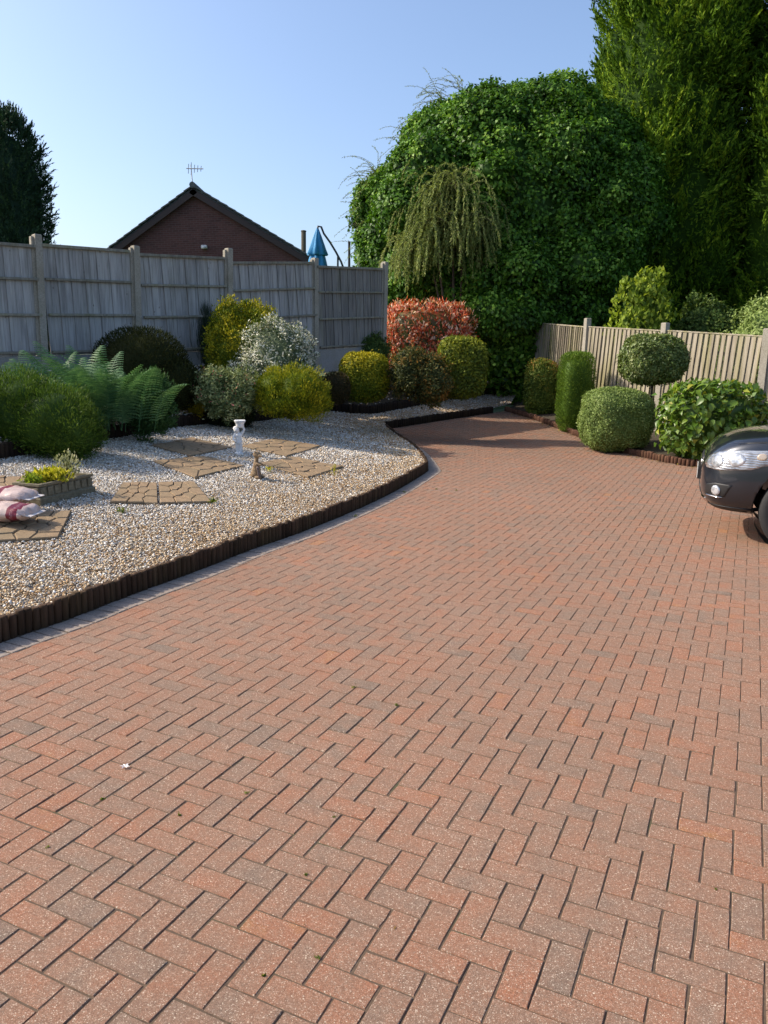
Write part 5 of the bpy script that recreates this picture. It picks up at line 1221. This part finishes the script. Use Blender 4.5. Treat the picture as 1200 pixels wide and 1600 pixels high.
Fc = [(i * n + j, i * n + (j + 1) % n, (i + 1) * n + (j + 1) % n, (i + 1) * n + j) for i in range(len(secs) - 1) for j in range(n)] + [tuple(range(n - 1, -1, -1)), tuple((len(secs) - 1) * n + j for j in range(n))]
fwd = np.array([-.928, .372]); cang = math.atan2(fwd[1], fwd[0])
wheel_x, wheel_r, wheel_y = -.93, .362, .83
lf = np.array([-fwd[1], fwd[0]])
wc = at(1252, 800, 7.35); ctr = wc[:2] - fwd * wheel_x - lf * (wheel_y + .1)
car = empty('parked_car', (ctr[0], ctr[1], 0), cang); tag(car, 'dark grey car parked at the right edge, only its nose showing', 'car'); car.scale = (1, 1, 1.05)
b = MB(); b.add(V, Fc); body = b.build('body', M['paint'], car, True)
sub = body.modifiers.new('s', 'SUBSURF'); sub.levels = 3; sub.render_levels = 3
cutters = []
for wx in (wheel_x, -3.62):
    c_b = MB(); c_b.tube([(wx, -1.2, wheel_r + .01), (wx, 1.2, wheel_r + .01)], .425, 40); co = c_b.build('cutter', None); co.parent = car; cutters.append(co)
    bo = body.modifiers.new('b', 'BOOLEAN'); bo.operation = 'DIFFERENCE'; bo.object = co; bo.solver = 'EXACT'
dg = bpy.context.evaluated_depsgraph_get(); smooth_only = None
ne = bpy.data.meshes.new_from_object(body.evaluated_get(dg)); body.modifiers.clear(); body.data = ne
if not ne.materials: ne.materials.append(M['paint'])
ne.polygons.foreach_set('use_smooth', np.ones(len(ne.polygons), bool))
for co in cutters: bpy.data.objects.remove(co)
ne.calc_loop_triangles(); bvh = BVHTree.FromPolygons([v.co for v in ne.vertices], [tuple(t.vertices) for t in ne.loop_triangles])
def patch(name, outline, origin, ax, ay, off, mat, thick=.012, nr=6, parent=None):
    """outline polygon (a,b) in the plane origin + a*ax + b*ay, wrapped onto the body along the plane's inward normal"""
    ax, ay = Vector(ax).normalized(), Vector(ay).normalized(); nd = ax.cross(ay).normalized(); O = Vector(origin)
    dens = []
    for i in range(len(outline)):
        p, q = outline[i], outline[(i + 1) % len(outline)]
        for t in np.linspace(0, 1, 5)[:-1]: dens.append((p[0] + (q[0] - p[0]) * t, p[1] + (q[1] - p[1]) * t))
    c = np.mean(dens, 0); V = []; N_ = len(dens)
    def proj(a, b_, o_):
        P = O + ax * a + ay * b_; hit = bvh.ray_cast(P + nd * 1.5, -nd)
        return (hit[0] + hit[1] * o_) if hit[0] is not None else P
    for k in range(nr):
        f = (k + 1) / nr
        for p in dens: V.append(proj(c[0] + (p[0] - c[0]) * f, c[1] + (p[1] - c[1]) * f, off * (1 if k < nr - 1 else .75)))
    V.append(proj(c[0], c[1], off)); ring_in = len(V)
    for p in dens: V.append(proj(p[0], p[1], -.01))
    Fc = [(N_ * nr, i, (i + 1) % N_) for i in range(N_)]
    for k in range(nr - 1): Fc += [(k * N_ + i, (k + 1) * N_ + i, (k + 1) * N_ + (i + 1) % N_, k * N_ + (i + 1) % N_) for i in range(N_)]
    Fc += [((nr - 1) * N_ + i, ring_in + i, ring_in + (i + 1) % N_, (nr - 1) * N_ + (i + 1) % N_) for i in range(N_)]
    b = MB(); b.add(V, Fc); return b.build(name, mat, parent or car, True)
for sg in (1, -1):
    ax = (-.80 * sg, .60, 0) if sg > 0 else (.80, .60, 0)
    # corner-facing frame: ax runs backwards along the flank, nd points outwards to the front corner
    axv = Vector((-.78, .62 * sg, 0)); ayv = Vector((0, 0, 1)); 
    if sg < 0: axv = -axv
    o_ = (-.30, .74 * sg, .80)
    k_ = 1 if sg > 0 else -1
    out = [(-.30, -.055), (-.24, -.095), (-.05, -.105), (.22, -.07), (.42, .01), (.56, .105), (.36, .12), (.10, .10), (-.12, .065), (-.26, .01)]
    if sg < 0: out = [(-a_, b_) for a_, b_ in out][::-1]
    hl = patch('headlight', out, o_, axv, ayv, .010, M['lamp_glass'])
    for (ca_, cb_, cr_, mm_) in ((-.10, -.02, .062, 'lens'), (.09, .012, .066, 'lens'), (.29, .055, .034, 'amber')):
        patch('lamp_reflector', [(ca_ * k_ + cr_ * 1.25 * math.cos(t), cb_ + cr_ * math.sin(t)) for t in np.linspace(0, 2 * math.pi, 16, endpoint=False)], o_, axv, ayv, .0125, M[mm_], nr=3)
    lip = [(-.45, -.03), (-.2, -.035), (.1, -.035), (.42, -.03), (.42, .012), (.1, .008), (-.2, .008), (-.45, .015)]
    if sg < 0: lip = [(-a_, b_) for a_, b_ in lip][::-1]
    patch('bumper_lip', lip, (-.22, .74 * sg, .345), axv, ayv, .008, M['black_plastic'])
    o2 = [(-.17, -.045), (.08, -.05), (.15, .07), (-.02, .075), (-.14, .05)]
    if sg < 0: o2 = [(-a_, b_) for a_, b_ in o2][::-1]
    fr = patch('fog_lamp_recess', o2, (-.22, .74 * sg, .50), axv, ayv, .004, M['black_plastic'])
    fl = [(.048 * math.cos(t), .048 * math.sin(t)) for t in np.linspace(0, 2 * math.pi, 12, endpoint=False)]
    patch('fog_lamp', [(a_ - .01 * k_, b_) for a_, b_ in fl], (-.22, .74 * sg, .505), axv, ayv, .016, M['lens'], nr=3)
    tr_ = [(-.18, -.062), (.02, -.066), (.06, -.056), (-.16, -.050)]
    if sg < 0: tr_ = [(-a_, b_) for a_, b_ in tr_][::-1]
    patch('fog_lamp_trim', tr_, (-.22, .74 * sg, .50), axv, ayv, .010, M['chrome'], nr=2)
fx, fy = Vector((0, 1, 0)), Vector((0, 0, 1))
patch('grille', [(-.36, -.03), (.36, -.03), (.33, .08), (-.33, .08)], (0, 0, .70), fx, fy, .008, M['black_plastic'])
patch('grille_bar', [(-.34, -.012), (.34, -.012), (.34, .012), (-.34, .012)], (0, 0, .725), fx, fy, .018, M['chrome'])
patch('lower_grille', [(-.50, -.06), (.50, -.06), (.46, .06), (-.46, .06)], (0, 0, .45), fx, fy, .006, M['black_plastic'])
patch('skid_trim', [(-.55, -.05), (.55, -.05), (.62, .02), (.50, .0), (-.50, .0), (-.62, .02)], (0, 0, .385), fx, fy, .014, M['chrome'])
nz_ = max(bvh.ray_cast(Vector((1, y_, z_)), Vector((-1, 0, 0)))[0].x for y_ in (0, .1) for z_ in (.56, .6, .64))
b = MB(); b.box((nz_ + .0, 0, .60), (.05, .54, .13), bev=.004); b.build('plate_holder', M['black_plastic'], car)
b = MB(); b.box((nz_ + .028, 0, .60), (.006, .52, .111), bev=.001); b.build('number_plate', M['plate_white'], car)
for sg in (1, -1):
    axs = Vector((-1, 0, 0)) if sg > 0 else Vector((1, 0, 0))
    for nm, q in (('side_window', [(.02, -.16), (.78, -.16), (.80, .24), (.48, .22), (.2, .06)]), ('side_window', [(.84, -.16), (1.62, -.16), (1.60, .24), (.86, .25)]), ('side_window', [(1.68, -.16), (2.3, -.14), (2.1, .18), (1.66, .24)])):
        if sg < 0: q = [(-a_, b_) for a_, b_ in q][::-1]
        patch(nm, q, (-1.75, 0, 1.28), axs, fy, .006, M['glass'])
    b = MB(); b.box((-1.72, sg * 1.04, 1.13), (.12, .2, .15), bev=.03); b.box((-1.73, sg * .93, 1.09), (.05, .14, .04)); b.build('wing_mirror', M['paint'], car)
    for a_ in (.55, 1.55): 
        b = MB(); b.box((-1.75 - a_ - .1, sg * .955, .92), (.2, .03, .03), bev=.008); b.build('door_handle', M['paint'], car)
for sg in (1, -1):
    axs = Vector((-1, 0, 0)) if sg > 0 else Vector((1, 0, 0))
    def strip(nm, pts, w_, org, axx, mat):
        q = [(a_ if sg > 0 else -a_, b_) for a_, b_ in pts]
        up_ = [(a_, b_ + w_ / 2) for a_, b_ in q]; dn_ = [(a_, b_ - w_ / 2) for a_, b_ in q]
        ol = dn_ + up_[::-1] if sg > 0 else dn_[::-1] + up_
        patch(nm, ol, org, axx, fy, .0015, mat, nr=2)
    strip('bonnet_gap', [(.12, -.005), (.3, .03), (.5, .055), (.75, .075), (1.0, .085)], .009, (0, 0, .93), axs, M['black_plastic'])
patch('windscreen', [(-.62, -.25), (.62, -.25), (.56, .22), (-.56, .22)], (-1.2, 0, 1.42), fx, Vector((0, 0, 1)), .006, M['glass'])
for sg in (1, -1):
    for wx in (wheel_x, -3.62):
        wb = empty_w = MB(); R_ = wheel_r
        prof = [(.235, -.10), (.30, -.115), (.345, -.11), (R_, -.085), (R_, .085), (.345, .11), (.30, .115), (.235, .10)]
        b = MB(); b.lathe(prof, 44, cap=False); ty_ = b.build('tyre', M['rubber'], car, True); ty_.location = (wx, sg * wheel_y, wheel_r - .004); ty_.rotation_euler = (math.pi / 2, 0, 0)
        b = MB(); b.lathe([(.05, .06), (.06, .085), (.20, .05), (.232, .10), (.238, .10), (.236, -.1), (.05, -.05)], 36)
        for s5 in range(5):
            a_ = s5 * 2 * math.pi / 5; Mx = Matrix.Rotation(a_, 3, 'Z'); b.box(Mx @ Vector((.135, 0, .075)), (.19, .06, .03), Mx, bev=.008)
        rm = b.build('rim', M['alloy'], car); rm.location = ty_.location; rm.rotation_euler = (-sg * math.pi / 2, 0, 0)
        b = MB(); b.tube([(wx, sg * .45, wheel_r + .01), (wx, sg * .86, wheel_r + .01)], .418, 30, cap=False)
        ii_ = b.build('arch_liner', M['black_plastic'], car)
